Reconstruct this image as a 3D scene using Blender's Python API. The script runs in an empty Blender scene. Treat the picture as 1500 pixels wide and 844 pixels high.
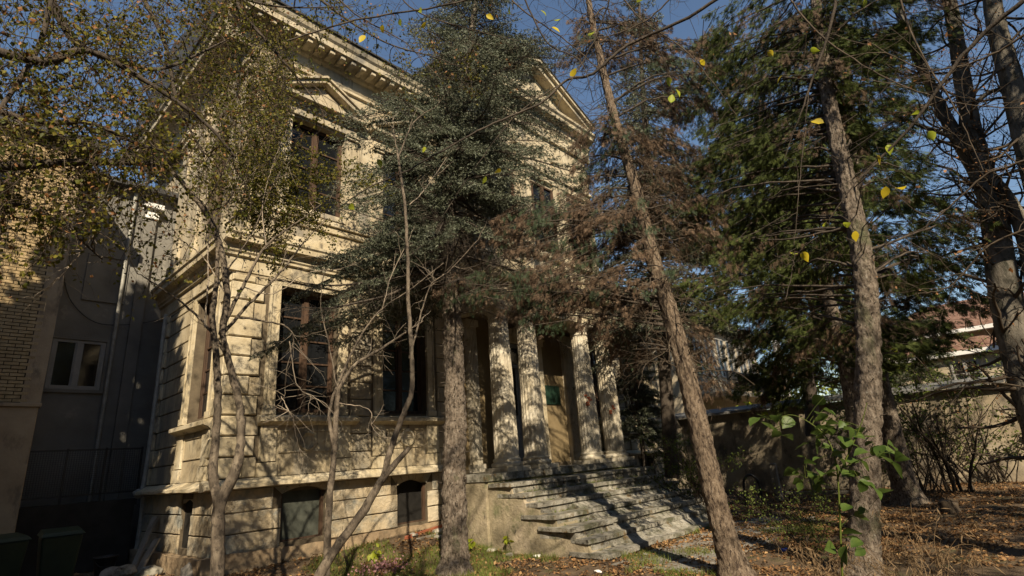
import bpy, math, random
import numpy as np
from mathutils import Vector, Matrix, noise
C = bpy.context.scene.collection
scene = bpy.context.scene
R = math.radians
rng = np.random.default_rng(7)
random.seed(7)
# ------------------------------------------------------------------ camera, sky, sun
CAM = np.array([-4.172, -11.677, 1.65]); FPX = 790.0
_p, _r, _a = R(17.7), R(4.4), R(41.7)
_f = np.array([math.cos(_a)*math.cos(_p), math.sin(_a)*math.cos(_p), math.sin(_p)])
_rt = np.cross(_f, [0, 0, 1]); _rt /= np.linalg.norm(_rt); _up = np.cross(_rt, _f)
CR = _rt*math.cos(_r)+_up*math.sin(_r); CU = _up*math.cos(_r)-_rt*math.sin(_r)
if _rt@CU < 0:
    CR = _rt*math.cos(_r)-_up*math.sin(_r); CU = _up*math.cos(_r)+_rt*math.sin(_r)
cam = bpy.data.cameras.new('camera'); cam.lens = FPX/1500*36; cam.sensor_width = 36; cam.clip_end = 600; cam.clip_start = 0.1
camo = bpy.data.objects.new('camera', cam); C.objects.link(camo); scene.camera = camo
M = Matrix(((CR[0], CU[0], -_f[0], CAM[0]), (CR[1], CU[1], -_f[1], CAM[1]), (CR[2], CU[2], -_f[2], CAM[2]), (0, 0, 0, 1)))
camo.matrix_world = M
def ray(px, py):
    v = _f*FPX+CR*(px-750)+CU*(422-py); return v/np.linalg.norm(v)
def at(px, py, D):            # the world point seen at a pixel of the photograph at horizontal distance D
    v = ray(px, py); return CAM+v*D/math.hypot(v[0], v[1])
SUN_AZ, SUN_EL = 36, 36       # the light travels towards +y, turned 36 degrees to +x
sd = np.array([math.sin(R(SUN_AZ))*math.cos(R(SUN_EL)), math.cos(R(SUN_AZ))*math.cos(R(SUN_EL)), -math.sin(R(SUN_EL))])
w = bpy.data.worlds.new('World'); scene.world = w; w.use_nodes = True
nt = w.node_tree; sky = nt.nodes.new('ShaderNodeTexSky'); sky.sky_type = 'NISHITA'; sky.sun_disc = False
sky.sun_elevation = R(SUN_EL); sky.sun_rotation = math.atan2(-sd[0], -sd[1]); sky.air_density = 1.15; sky.dust_density = 0.2; sky.ozone_density = 2.0
bg = nt.nodes['Background']; bg.inputs[1].default_value = 0.072
nt.links.new(sky.outputs[0], bg.inputs[0])
sl = bpy.data.lights.new('sun', 'SUN'); sl.energy = 5.0; sl.angle = R(0.5); sl.color = (1, 0.85, 0.63)
so = bpy.data.objects.new('sun', sl); C.objects.link(so); so.rotation_euler = Vector(sd).to_track_quat('-Z', 'Y').to_euler()
scene.view_settings.view_transform = 'Standard'; scene.view_settings.look = 'None'; scene.view_settings.exposure = 0.76
scene.cycles.max_bounces = 5; scene.cycles.diffuse_bounces = 3; scene.cycles.transparent_max_bounces = 4
# ------------------------------------------------------------------ materials
def mat(name, cols, scale=3.0, rough=0.9, bump=0.3, bscale=20.0, detail=6, metallic=0, island=None, stretch=(1, 1, 1), spec=0.3, stains=None, emis=None, trans=0, dist=0.02):
    m = bpy.data.materials.new(name); m.use_nodes = True; n = m.node_tree.nodes; l = m.node_tree.links
    b = n['Principled BSDF']; b.inputs['Roughness'].default_value = rough; b.inputs['Metallic'].default_value = metallic
    b.inputs['Specular IOR Level'].default_value = spec
    g = n.new('ShaderNodeNewGeometry'); mp = n.new('ShaderNodeMapping'); mp.inputs['Scale'].default_value = stretch
    l.new(g.outputs['Position'], mp.inputs['Vector'])
    nz = n.new('ShaderNodeTexNoise'); nz.inputs['Scale'].default_value = scale; nz.inputs['Detail'].default_value = detail; nz.inputs['Roughness'].default_value = 0.62
    l.new(mp.outputs[0], nz.inputs['Vector'])
    cr = n.new('ShaderNodeValToRGB'); e = cr.color_ramp.elements
    k = len(cols)
    for i, c in enumerate(cols):
        pos = 0.3+0.4*i/max(k-1, 1)
        if i < 2: e[i].position = pos; e[i].color = (*c, 1)
        else:
            x = e.new(pos); x.color = (*c, 1)
    if k == 1: e[1].position = 1; e[1].color = (*cols[0], 1)
    l.new(nz.outputs['Fac'], cr.inputs[0]); out = cr.outputs[0]
    if island:                                      # each leaf, needle or stone varies a little
        mx = n.new('ShaderNodeMix'); mx.data_type = 'RGBA'; mx.blend_type = 'MIX'
        ir = n.new('ShaderNodeValToRGB'); ie = ir.color_ramp.elements
        for i, c in enumerate(island):
            pos = i/max(len(island)-1, 1)
            if i < 2: ie[i].position = pos; ie[i].color = (*c, 1)
            else:
                x = ie.new(pos); x.color = (*c, 1)
        l.new(g.outputs['Random Per Island'], ir.inputs[0])
        mx.inputs[0].default_value = 0.65; l.new(out, mx.inputs[6]); l.new(ir.outputs[0], mx.inputs[7]); out = mx.outputs[2]
    for st in (stains or []):                       # (colour, scale, lo, hi, stretch)
        mp2 = n.new('ShaderNodeMapping'); mp2.inputs['Scale'].default_value = st[4]; mp2.inputs['Location'].default_value = (st[1]*3.1, 7, st[1])
        l.new(g.outputs['Position'], mp2.inputs['Vector'])
        n2 = n.new('ShaderNodeTexNoise'); n2.inputs['Scale'].default_value = st[1]; n2.inputs['Detail'].default_value = 8; n2.inputs['Roughness'].default_value = 0.7
        l.new(mp2.outputs[0], n2.inputs['Vector'])
        mr = n.new('ShaderNodeMapRange'); mr.inputs[1].default_value = st[2]; mr.inputs[2].default_value = st[3]; l.new(n2.outputs['Fac'], mr.inputs[0])
        mx = n.new('ShaderNodeMix'); mx.data_type = 'RGBA'; l.new(mr.outputs[0], mx.inputs[0]); l.new(out, mx.inputs[6]); mx.inputs[7].default_value = (*st[0], 1); out = mx.outputs[2]
    l.new(out, b.inputs['Base Color'])
    if bump:
        bn = n.new('ShaderNodeTexNoise'); bn.inputs['Scale'].default_value = bscale; bn.inputs['Detail'].default_value = 8; bn.inputs['Roughness'].default_value = 0.7
        l.new(mp.outputs[0], bn.inputs['Vector'])
        bp = n.new('ShaderNodeBump'); bp.inputs['Strength'].default_value = bump; bp.inputs['Distance'].default_value = dist
        l.new(bn.outputs['Fac'], bp.inputs['Height']); l.new(bp.outputs[0], b.inputs['Normal'])
    if trans:                                       # thin leaves let some light through
        tr = n.new('ShaderNodeBsdfTranslucent'); l.new(out, tr.inputs[0]); ms = n.new('ShaderNodeMixShader'); ms.inputs[0].default_value = trans
        l.new(b.outputs[0], ms.inputs[1]); l.new(tr.outputs[0], ms.inputs[2]); l.new(ms.outputs[0], n['Material Output'].inputs[0])
    return m
GREY_ST = [((0.20, 0.185, 0.155), 1.3, 0.48, 0.66, (1, 1, 0.5)), ((0.12, 0.105, 0.08), 3.2, 0.55, 0.70, (2.2, 2.2, 0.22)), ((0.07, 0.06, 0.048), 7.0, 0.58, 0.72, (1.4, 1.4, 0.5))]
m_plaster = mat('ochre_plaster', [(0.26, 0.205, 0.13), (0.39, 0.325, 0.215), (0.46, 0.395, 0.275)], 1.1, 0.93, 0.5, 25, stains=GREY_ST)
m_plaster_up = mat('pale_plaster', [(0.31, 0.255, 0.17), (0.44, 0.375, 0.26), (0.52, 0.46, 0.34)], 1.3, 0.93, 0.5, 25, stains=GREY_ST)
m_trim = mat('weathered_trim', [(0.33, 0.27, 0.17), (0.47, 0.40, 0.27), (0.55, 0.49, 0.37)], 2.2, 0.93, 0.6, 30, stains=[((0.14, 0.125, 0.10), 3.0, 0.52, 0.66, (1, 1, 0.5)), ((0.06, 0.05, 0.04), 9.0, 0.60, 0.72, (1, 1, 0.4))])
m_plinth = mat('plinth_render', [(0.30, 0.24, 0.15), (0.46, 0.38, 0.26), (0.52, 0.46, 0.35)], 1.6, 0.95, 0.9, 14, stains=[((0.25, 0.25, 0.22), 1.7, 0.48, 0.62, (1, 1, 1)), ((0.10, 0.09, 0.07), 6.0, 0.60, 0.72, (1, 1, 0.6))], dist=0.04)
m_footing = mat('footing_render', [(0.26, 0.19, 0.12), (0.40, 0.30, 0.19)], 2.0, 0.95, 0.8, 12, stains=[((0.15, 0.13, 0.09), 2.5, 0.5, 0.7, (1, 1, 1))], dist=0.03)
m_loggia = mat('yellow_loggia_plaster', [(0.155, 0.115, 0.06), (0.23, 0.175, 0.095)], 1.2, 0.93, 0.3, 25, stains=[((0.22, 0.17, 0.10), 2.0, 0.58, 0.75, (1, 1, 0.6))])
m_column = mat('column_plaster', [(0.36, 0.31, 0.22), (0.50, 0.45, 0.35), (0.58, 0.54, 0.45)], 2.4, 0.93, 0.8, 24, stains=[((0.16, 0.14, 0.11), 4.0, 0.54, 0.70, (1, 1, 0.3))], dist=0.03)
m_step = mat('worn_step_stone', [(0.17, 0.155, 0.125), (0.28, 0.265, 0.225), (0.38, 0.36, 0.31)], 3.0, 0.92, 0.9, 22, stains=[((0.09, 0.09, 0.055), 2.2, 0.48, 0.62, (1, 1, 1)), ((0.05, 0.045, 0.035), 7.0, 0.53, 0.64, (1, 1, 1)), ((0.14, 0.10, 0.05), 4.0, 0.56, 0.64, (1, 1, 1))], dist=0.03)
m_cheek = mat('mossy_cheek_wall', [(0.20, 0.17, 0.11), (0.33, 0.28, 0.19), (0.42, 0.35, 0.26)], 1.5, 0.95, 0.9, 12, stains=[((0.15, 0.15, 0.08), 1.9, 0.52, 0.64, (1, 1, 1)), ((0.07, 0.06, 0.05), 5.0, 0.60, 0.72, (1, 1, 1))], dist=0.04)
m_joint = mat('dirty_wall_joint', [(0.07, 0.055, 0.038), (0.15, 0.12, 0.08)], 3, 0.97, 0.5, 20)
m_brick_red = mat('exposed_brick', [(0.28, 0.08, 0.04), (0.42, 0.15, 0.08)], 9, 0.95, 0.9, 40)
m_wood = mat('old_brown_window_wood', [(0.035, 0.021, 0.013), (0.09, 0.052, 0.032)], 8, 0.7, 0.4, 40, stretch=(1, 1, 0.15))
m_woodgrey = mat('weathered_grey_wood', [(0.16, 0.14, 0.11), (0.34, 0.31, 0.26)], 7, 0.9, 0.6, 50, stretch=(1, 1, 0.15))
m_board = mat('dark_green_board', [(0.035, 0.04, 0.033), (0.075, 0.08, 0.065)], 5, 0.6, 0.2, 30)
m_glass = mat('dark_window_glass', [(0.006, 0.007, 0.008), (0.014, 0.015, 0.017)], 2, 0.06, 0.15, 3, spec=0.6, dist=0.01)
m_dark = mat('unlit_interior', [(0.01, 0.009, 0.008), (0.02, 0.018, 0.015)], 2, 0.9, 0)
m_door = mat('faded_grey_blue_door_paint', [(0.13, 0.14, 0.15), (0.22, 0.23, 0.23)], 5, 0.7, 0.4, 30)
m_iron = mat('black_iron', [(0.012, 0.012, 0.012), (0.03, 0.027, 0.024)], 10, 0.5, 0.2, 40, spec=0.5)
m_rooftile = mat('red_roof_tiles', [(0.10, 0.05, 0.035), (0.19, 0.105, 0.07), (0.26, 0.175, 0.125)], 5, 0.85, 0.8, 18, stretch=(1, 1, 1), dist=0.05)
m_roofdark = mat('dark_roof_metal', [(0.03, 0.03, 0.032), (0.06, 0.058, 0.055)], 3, 0.6, 0.2, 10)
m_ybrick = mat('yellow_facing_brick', [(0.26, 0.19, 0.10), (0.42, 0.32, 0.18)], 6, 0.9, 0.6, 50, stains=[((0.12, 0.09, 0.05), 9, 0.58, 0.7, (1, 1, 1))])
m_mortar = mat('dark_mortar', [(0.05, 0.042, 0.03), (0.09, 0.075, 0.055)], 6, 0.95, 0.4, 30)
m_beige = mat('beige_rendered_base', [(0.26, 0.195, 0.125), (0.38, 0.30, 0.20)], 2, 0.95, 0.3, 25, stains=[((0.14, 0.11, 0.08), 2.5, 0.52, 0.68, (1, 1, 0.5))])
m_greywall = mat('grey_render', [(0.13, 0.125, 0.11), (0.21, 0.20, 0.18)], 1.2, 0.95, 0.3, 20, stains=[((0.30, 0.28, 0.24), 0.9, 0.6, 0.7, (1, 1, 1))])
m_white = mat('white_paint', [(0.70, 0.69, 0.66), (0.80, 0.79, 0.76)], 4, 0.6, 0.1, 20)
m_upvc = mat('grey_white_window_plastic', [(0.22, 0.215, 0.20), (0.30, 0.29, 0.27)], 4, 0.5, 0.1, 20)
m_pipe = mat('old_zinc_pipe', [(0.22, 0.22, 0.20), (0.38, 0.37, 0.33)], 6, 0.65, 0.4, 30, metallic=0.2)
m_gwall = mat('garden_wall_render', [(0.24, 0.19, 0.13), (0.36, 0.30, 0.21), (0.45, 0.39, 0.29)], 0.9, 0.95, 0.5, 12, stains=[((0.15, 0.13, 0.105), 0.8, 0.48, 0.62, (1, 1, 0.7)), ((0.09, 0.075, 0.06), 3.0, 0.55, 0.68, (1, 1, 0.4))])
m_coping = mat('grey_coping', [(0.10, 0.10, 0.10), (0.20, 0.20, 0.19)], 3, 0.8, 0.5, 20, stains=[((0.35, 0.34, 0.32), 5, 0.6, 0.7, (1, 1, 1))])
m_farwall = mat('pale_far_wall', [(0.34, 0.28, 0.19), (0.45, 0.39, 0.29)], 1, 0.9, 0.2, 10)
m_bluegrey = mat('blue_grey_fascia', [(0.20, 0.24, 0.30), (0.30, 0.35, 0.42)], 2, 0.6, 0.1, 10)
m_brownwall = mat('brown_far_wall', [(0.13, 0.08, 0.045), (0.20, 0.13, 0.08)], 2, 0.9, 0.2, 10)
m_bin = mat('green_bin_plastic', [(0.014, 0.026, 0.015), (0.022, 0.038, 0.022)], 4, 0.5, 0.1, 20)
m_rubber = mat('black_rubber', [(0.012, 0.012, 0.012), (0.02, 0.02, 0.02)], 4, 0.8, 0.1, 20)
m_bark = mat('grey_spruce_bark', [(0.09, 0.07, 0.05), (0.20, 0.16, 0.125), (0.32, 0.275, 0.22)], 22, 0.95, 1.0, 45, stretch=(1, 1, 0.45), dist=0.06, stains=[((0.05, 0.04, 0.03), 24, 0.52, 0.60, (1, 1, 0.5)), ((0.38, 0.36, 0.31), 14, 0.62, 0.70, (1, 1, 1)), ((0.12, 0.12, 0.07), 1.8, 0.55, 0.68, (1, 1, 0.6))])
m_bark_red = mat('brown_scaly_bark', [(0.08, 0.055, 0.038), (0.20, 0.15, 0.105), (0.31, 0.245, 0.18)], 22, 0.95, 1.0, 45, stretch=(1, 1, 0.35), dist=0.06, stains=[((0.05, 0.034, 0.025), 22, 0.52, 0.60, (1, 1, 0.35)), ((0.36, 0.31, 0.25), 12, 0.62, 0.70, (1, 1, .6))])
m_bark_sap = mat('smooth_sapling_bark', [(0.05, 0.04, 0.03), (0.15, 0.12, 0.09), (0.24, 0.20, 0.15)], 11, 0.85, 0.9, 40, stretch=(1, 1, 0.4), dist=0.03, stains=[((0.045, 0.036, 0.028), 14, 0.52, 0.62, (1, 1, 0.7))])
m_bark_dark = mat('dark_tree_bark', [(0.035, 0.028, 0.022), (0.10, 0.08, 0.062)], 7, 0.9, 0.8, 24, stretch=(1, 1, 0.4), dist=0.03)
m_bark_beech = mat('grey_smooth_bark', [(0.06, 0.052, 0.042), (0.14, 0.125, 0.10), (0.20, 0.18, 0.15)], 9, 0.9, 0.9, 26, stretch=(1, 1, 0.4), dist=0.03, stains=[((0.035, 0.035, 0.025), 5, 0.5, 0.62, (1, 1, 0.5))])
m_twig = mat('pale_bare_twig', [(0.20, 0.16, 0.12), (0.38, 0.32, 0.25)], 6, 0.85, 0)
m_twigdark = mat('dark_twig', [(0.04, 0.03, 0.022), (0.10, 0.075, 0.05)], 6, 0.85, 0)
m_needle = mat('blue_spruce_needles', [(0.03, 0.038, 0.02), (0.10, 0.115, 0.07), (0.25, 0.275, 0.21)], 4, 0.6, 0, island=[(0.04, 0.045, 0.025), (0.11, 0.125, 0.08), (0.25, 0.27, 0.21)], spec=0.2, trans=0.12)
m_needle2 = mat('dark_spruce_needles', [(0.022, 0.04, 0.018), (0.05, 0.08, 0.035)], 1.5, 0.65, 0, island=[(0.02, 0.03, 0.015), (0.06, 0.09, 0.04)], spec=0.3, trans=0.12)
m_thuja = mat('dark_green_scale_foliage', [(0.03, 0.045, 0.012), (0.07, 0.09, 0.022)], 1.0, 0.7, 0, island=[(0.02, 0.028, 0.010), (0.05, 0.065, 0.018), (0.12, 0.14, 0.04)], spec=0.12, trans=0.2)
m_dead = mat('dead_brown_foliage', [(0.06, 0.04, 0.025), (0.14, 0.095, 0.06)], 2.5, 0.85, 0, island=[(0.035, 0.024, 0.016), (0.10, 0.066, 0.042), (0.24, 0.16, 0.105)], trans=0.2)
m_birch = mat('autumn_small_leaves', [(0.07, 0.085, 0.015), (0.13, 0.12, 0.02)], 0.9, 0.6, 0, island=[(0.04, 0.06, 0.012), (0.11, 0.12, 0.018), (0.30, 0.26, 0.03), (0.15, 0.11, 0.03)], trans=0.45)
m_orange = mat('rust_orange_leaves', [(0.20, 0.09, 0.03), (0.30, 0.16, 0.07)], 0.9, 0.7, 0, island=[(0.16, 0.07, 0.02), (0.34, 0.16, 0.06), (0.45, 0.26, 0.14)], trans=0.35)
m_yellow = mat('yellow_leaf', [(0.55, 0.42, 0.02), (0.68, 0.54, 0.04)], 9, 0.5, 0, trans=0.45)
m_yellowg = mat('yellow_green_leaf', [(0.26, 0.34, 0.03), (0.44, 0.46, 0.04)], 9, 0.5, 0, trans=0.45)
m_green = mat('broad_green_leaf', [(0.05, 0.095, 0.018), (0.11, 0.16, 0.035)], 14, 0.42, 0.2, 40, spec=0.35, trans=0.42)
m_shrub = mat('shrub_leaves', [(0.05, 0.08, 0.015), (0.09, 0.12, 0.025)], 1, 0.6, 0, island=[(0.04, 0.07, 0.015), (0.16, 0.19, 0.03)], trans=0.3)
m_grass = mat('short_green_grass', [(0.07, 0.12, 0.02), (0.13, 0.17, 0.03)], 2, 0.7, 0, island=[(0.06, 0.10, 0.015), (0.18, 0.21, 0.04), (0.25, 0.22, 0.08)], trans=0.3)
m_litter = mat('fallen_leaves', [(0.16, 0.085, 0.035), (0.30, 0.18, 0.08)], 1.5, 0.8, 0, island=[(0.05, 0.028, 0.014), (0.15, 0.07, 0.03), (0.28, 0.15, 0.06), (0.46, 0.31, 0.15)], trans=0.15)
m_dry = mat('dry_straw_plants', [(0.11, 0.07, 0.035), (0.22, 0.15, 0.08)], 5, 0.8, 0, island=[(0.07, 0.045, 0.025), (0.26, 0.18, 0.10)], trans=0.2)
m_ground = mat('leafy_soil', [(0.065, 0.045, 0.028), (0.13, 0.09, 0.055), (0.20, 0.145, 0.085)], 3.5, 0.97, 1.0, 30, dist=0.05, stains=[((0.07, 0.085, 0.025), 0.9, 0.55, 0.68, (1, 1, 1))])
m_path = mat('worn_paving', [(0.18, 0.165, 0.14), (0.32, 0.30, 0.26)], 2.5, 0.93, 0.7, 25, stains=[((0.12, 0.08, 0.04), 3, 0.5, 0.65, (1, 1, 1))])
m_stone = mat('rubble_stone', [(0.20, 0.18, 0.15), (0.40, 0.37, 0.32)], 5, 0.93, 0.8, 25)
m_bottle = mat('pale_plastic', [(0.6, 0.62, 0.6), (0.75, 0.77, 0.75)], 9, 0.3, 0.2, 30)
m_lime = mat('lime_plastic', [(0.45, 0.6, 0.08), (0.6, 0.72, 0.2)], 9, 0.3, 0.2, 30)
m_blue = mat('blue_can_paint', [(0.02, 0.08, 0.45), (0.03, 0.12, 0.6)], 9, 0.3, 0)
m_pink = mat('faded_pink_petals', [(0.35, 0.12, 0.16), (0.5, 0.28, 0.30)], 20, 0.8, 0, island=[(0.25, 0.10, 0.12), (0.6, 0.38, 0.38)], trans=0.2)
# ------------------------------------------------------------------ object helpers
def link(o, parent=None, kind=None):
    C.objects.link(o)
    if parent is not None:
        o.parent = parent
        if parent.parent is None: o.matrix_parent_inverse = Matrix.Translation(-Vector(parent.location))
    if kind: o['kind'] = kind
    return o
def tag(o, label=None, cat=None, group=None):
    if label: o['label'] = label
    if cat: o['category'] = cat
    if group: o['group'] = group
    return o
def thing(name, label, cat, loc=(0, 0, 0), group=None):
    o = bpy.data.objects.new(name, None); o.location = tuple(float(v) for v in loc); C.objects.link(o); return tag(o, label, cat, group)
def mesh_np(name, V, F):
    """V (n,3) array; F (m,k) array of equal-sized faces or a list of index lists"""
    me = bpy.data.meshes.new(name)
    if isinstance(F, np.ndarray):
        m, k = F.shape; me.vertices.add(len(V)); me.vertices.foreach_set('co', np.asarray(V, dtype=np.float32).ravel())
        me.loops.add(m*k); me.loops.foreach_set('vertex_index', F.astype(np.int32).ravel())
        me.polygons.add(m); me.polygons.foreach_set('loop_start', np.arange(0, m*k, k, dtype=np.int32))
        me.update(calc_edges=True)
    else:
        me.from_pydata([tuple(v) for v in V], [], F); me.update()
    return me
def mk(name, V, F, m, parent=None, kind=None, smooth=False):
    me = mesh_np(name, V, F); me.materials.append(m)
    if smooth: me.polygons.foreach_set('use_smooth', [True]*len(me.polygons))
    return link(bpy.data.objects.new(name, me), parent, kind)
class MB:                                            # collects shapes, builds one mesh
    def __init__(s): s.V = []; s.F = []
    def add(s, V, F):
        o = len(s.V); s.V += [tuple(float(c) for c in v) for v in V]; s.F += [[i+o for i in f] for f in F]; return s
    def box(s, x0, x1, y0, y1, z0, z1):
        x0, x1 = sorted((x0, x1)); y0, y1 = sorted((y0, y1)); z0, z1 = sorted((z0, z1))
        return s.add([(x, y, z) for x in (x0, x1) for y in (y0, y1) for z in (z0, z1)], [[0, 1, 3, 2], [4, 6, 7, 5], [0, 4, 5, 1], [2, 3, 7, 6], [0, 2, 6, 4], [1, 5, 7, 3]])
    def prism(s, pts, ax, a, b):                     # polygon pts in the plane across axis ax, pushed from a to b
        n = len(pts)
        def P(p, d):
            q = list(p); q.insert(ax, d); return q
        V = [P(p, a) for p in pts]+[P(p, b) for p in pts]
        F = [list(range(n))[::-1], list(range(n, 2*n))]+[[i, (i+1) % n, n+(i+1) % n, n+i] for i in range(n)]
        return s.add(V, F)
    def build(s, name, m, parent=None, kind=None, smooth=False, bevel=0):
        o = mk(name, s.V, s.F, m, parent, kind, smooth)
        if bevel:
            b = o.modifiers.new('bevel', 'BEVEL'); b.width = bevel; b.segments = 2; b.limit_method = 'ANGLE'
        return o
def BX(s, side, u0, u1, d0, d1, z0, z1):             # side 'F': front wall (u=x, depth=y); 'S': side wall (u=y, depth=x)
    return s.box(u0, u1, d0, d1, z0, z1) if side == 'F' else s.box(d0, d1, u0, u1, z0, z1)
def block(side, u0, u1, z0, z1, d0, d1, ch=0.02):    # a chamfered proud block, d1 is its face (outwards, negative)
    s = MB(); u0, u1 = sorted((u0, u1))
    A = [(u0, z0), (u1, z0), (u1, z1), (u0, z1)]; B = [(u0+ch, z0+ch), (u1-ch, z0+ch), (u1-ch, z1-ch), (u0+ch, z1-ch)]
    L = [(A, d0), (A, d1+ch), (B, d1)]
    V = []
    for ring, d in L:
        for u, z in ring: V.append((u, d, z) if side == 'F' else (d, u, z))
    F = [[0, 3, 2, 1]]+[[4*j+i, 4*j+(i+1) % 4, 4*j+4+(i+1) % 4, 4*j+4+i] for j in range(2) for i in range(4)]+[[8, 9, 10, 11]]
    s.add(V, F); return s
def fixn(o):
    import bmesh
    b = bmesh.new(); b.from_mesh(o.data); bmesh.ops.recalc_face_normals(b, faces=b.faces); b.to_mesh(o.data); b.free(); return o
def rough(o, seg=0.12, amp=0.02, fr=2.5, keep=None):  # cut fine and worn
    import bmesh
    b = bmesh.new(); b.from_mesh(o.data)
    for _ in range(8):
        es = [e for e in b.edges if e.calc_length() > seg*1.6]
        if not es: break
        bmesh.ops.subdivide_edges(b, edges=es, cuts=1, use_grid_fill=True)
    bmesh.ops.recalc_face_normals(b, faces=b.faces); b.normal_update()
    off = []
    for v in b.verts:
        n = noise.noise_vector(v.co*fr)+noise.noise_vector(v.co*fr*3.1)*0.5
        off.append(n*amp)
    for v, d in zip(b.verts, off): v.co += d
    b.to_mesh(o.data); b.free(); return o
def grid_layer(s, side, us, zs, d0, d1, holes):      # wall layer with rectangular openings
    U = sorted(set(us)|{h[0] for h in holes}|{h[1] for h in holes}); Z = sorted(set(zs)|{h[2] for h in holes}|{h[3] for h in holes})
    for i in range(len(U)-1):
        j = 0
        while j < len(Z)-1:
            def hole(j): return any(h[0] <= U[i] and U[i+1] <= h[1] and h[2] <= Z[j] and Z[j+1] <= h[3] for h in holes)
            if hole(j): j += 1; continue
            k = j
            while k < len(Z)-1 and not hole(k): k += 1
            BX(s, side, U[i], U[i+1], d0, d1, Z[j], Z[k]); j = k
# tubes
def frame_dirs(P):
    T = np.gradient(P, axis=0); T /= np.linalg.norm(T, axis=1)[:, None]+1e-9
    ref = np.array([0.31, 0.87, 0.12]) if abs(T[:, 2]).mean() > 0.6 else np.array([0.05, 0.1, 1.0])
    A = np.cross(T, ref); A /= np.linalg.norm(A, axis=1)[:, None]+1e-9; B = np.cross(T, A); return A, B
class TB:
    def __init__(s): s.V = []; s.F = []; s.n = 0
    def tube(s, P, r, k=6, bump=0.0, fr=6.0, fine=False):
        P = np.asarray(P, float); r = np.broadcast_to(np.asarray(r, float), (len(P),)).copy()
        A, B = frame_dirs(P); th = np.arange(k)*2*math.pi/k
        rr = np.repeat(r[:, None], k, 1)
        if bump:
            for i in range(len(P)):
                for j in range(k):
                    q = Vector((P[i][0]*fr*0.3+math.cos(th[j])*1.7, P[i][1]*fr*0.3+math.sin(th[j])*1.7, P[i][2]*fr))
                    rr[i, j] *= 1+bump*(noise.noise(q)+0.6*noise.noise(q*2.7))
                    if fine: rr[i, j] += 0.012*max(-0.6, noise.noise(Vector((q.x*5.5, q.y*5.5, P[i][2]*11)))*1.6)+0.006*noise.noise(Vector((q.x*13, q.y*13, P[i][2]*30)))
        V = P[:, None, :]+rr[:, :, None]*(np.cos(th)[None, :, None]*A[:, None, :]+np.sin(th)[None, :, None]*B[:, None, :])
        n = len(P); i = np.arange(n-1)[:, None]*k; j = np.arange(k)[None, :]; j2 = (j+1) % k
        F = np.stack([i+j, i+j2, i+k+j2, i+k+j], -1).reshape(-1, 4)+s.n
        s.V.append(V.reshape(-1, 3)); s.F.append(F); s.n += n*k
        return s
    def build(s, name, m, parent=None, kind=None, smooth=True):
        if not s.V: return None
        return mk(name, np.concatenate(s.V), np.concatenate(s.F), m, parent, kind, smooth)
def smooth_path(P, n=8, jitter=0.0):
    P = [np.asarray(p, float) for p in P]; Q = [2*P[0]-P[1]]+P+[2*P[-1]-P[-2]]; out = []
    for i in range(1, len(Q)-2):
        for t in np.linspace(0, 1, n, endpoint=False):
            a, b, c, d = Q[i-1], Q[i], Q[i+1], Q[i+2]
            out.append(0.5*((2*b)+(-a+c)*t+(2*a-5*b+4*c-d)*t*t+(-a+3*b-3*c+d)*t**3))
    out.append(P[-1]); out = np.array(out)
    if jitter: out[1:-1] += rng.normal(0, jitter, out[1:-1].shape)
    return out
def unit(v): v = np.asarray(v, float); return v/(np.linalg.norm(v)+1e-9)
def grow(tb, p, d, L, r, depth, seg=0.12, wig=0.18, up=0.02, kids=(3, 6), tips=None, ratio=0.55, spread=0.8, k=5, droop=0.0):
    """a wandering branch with side branches; returns nothing, collects tube paths and twig tips"""
    n = max(3, int(L/seg)); P = [np.array(p, float)]; d = unit(d); D = [d]
    for i in range(n):
        d = unit(d+rng.normal(0, wig, 3)+np.array([0, 0, up-droop*(i/n)])); P.append(P[-1]+d*L/n); D.append(d)
    P = np.array(P); rad = r*np.linspace(1, 0.35, len(P)); tb.tube(P, rad, k if r > 0.012 else (4 if r > 0.006 else 3))
    if tips is not None and depth <= 1:
        for i in range(1, len(P)): tips.append((P[i], D[min(i, len(D)-1)]))
    if depth > 0:
        for _ in range(rng.integers(kids[0], kids[1]+1)):
            t = rng.uniform(0.2, 1.0); i = min(int(t*n), n)
            side = unit(np.cross(D[i], rng.normal(0, 1, 3)))
            grow(tb, P[i], unit(D[i]*(1-spread*0.4)+side*spread), L*ratio*rng.uniform(0.6, 1.15), max(rad[i]*0.55, 0.0022), depth-1, seg, wig*1.1, up, kids, tips, ratio, spread, k, droop)
# leaves: each leaf two triangles folded on the midrib
def leaf_mesh(P, D, L, W, fold=0.25, N=None):
    n = len(P); P = np.asarray(P, float); D = np.asarray(D, float); D /= np.linalg.norm(D, axis=1)[:, None]+1e-9
    if N is None: N = rng.normal(0, 1, (n, 3))
    S = np.cross(D, N); S /= np.linalg.norm(S, axis=1)[:, None]+1e-9; U = np.cross(S, D)
    L = np.broadcast_to(L, (n,))[:, None]; W = np.broadcast_to(W, (n,))[:, None]
    a = P; b = P+D*L; m = P+D*L*0.42; l = m+S*W*0.5+U*W*fold; r = m-S*W*0.5+U*W*fold
    V = np.stack([a, r, b, l], 1).reshape(-1, 3); i = np.arange(n)[:, None]*4
    F = np.concatenate([i+np.array([[0, 1, 2]]), i+np.array([[0, 2, 3]])], 0)
    return V, F
def rand_dirs(n, bias=(0, 0, 0)):
    v = rng.normal(0, 1, (n, 3)); v /= np.linalg.norm(v, axis=1)[:, None]; v += np.array(bias); return v/np.linalg.norm(v, axis=1)[:, None]
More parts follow.
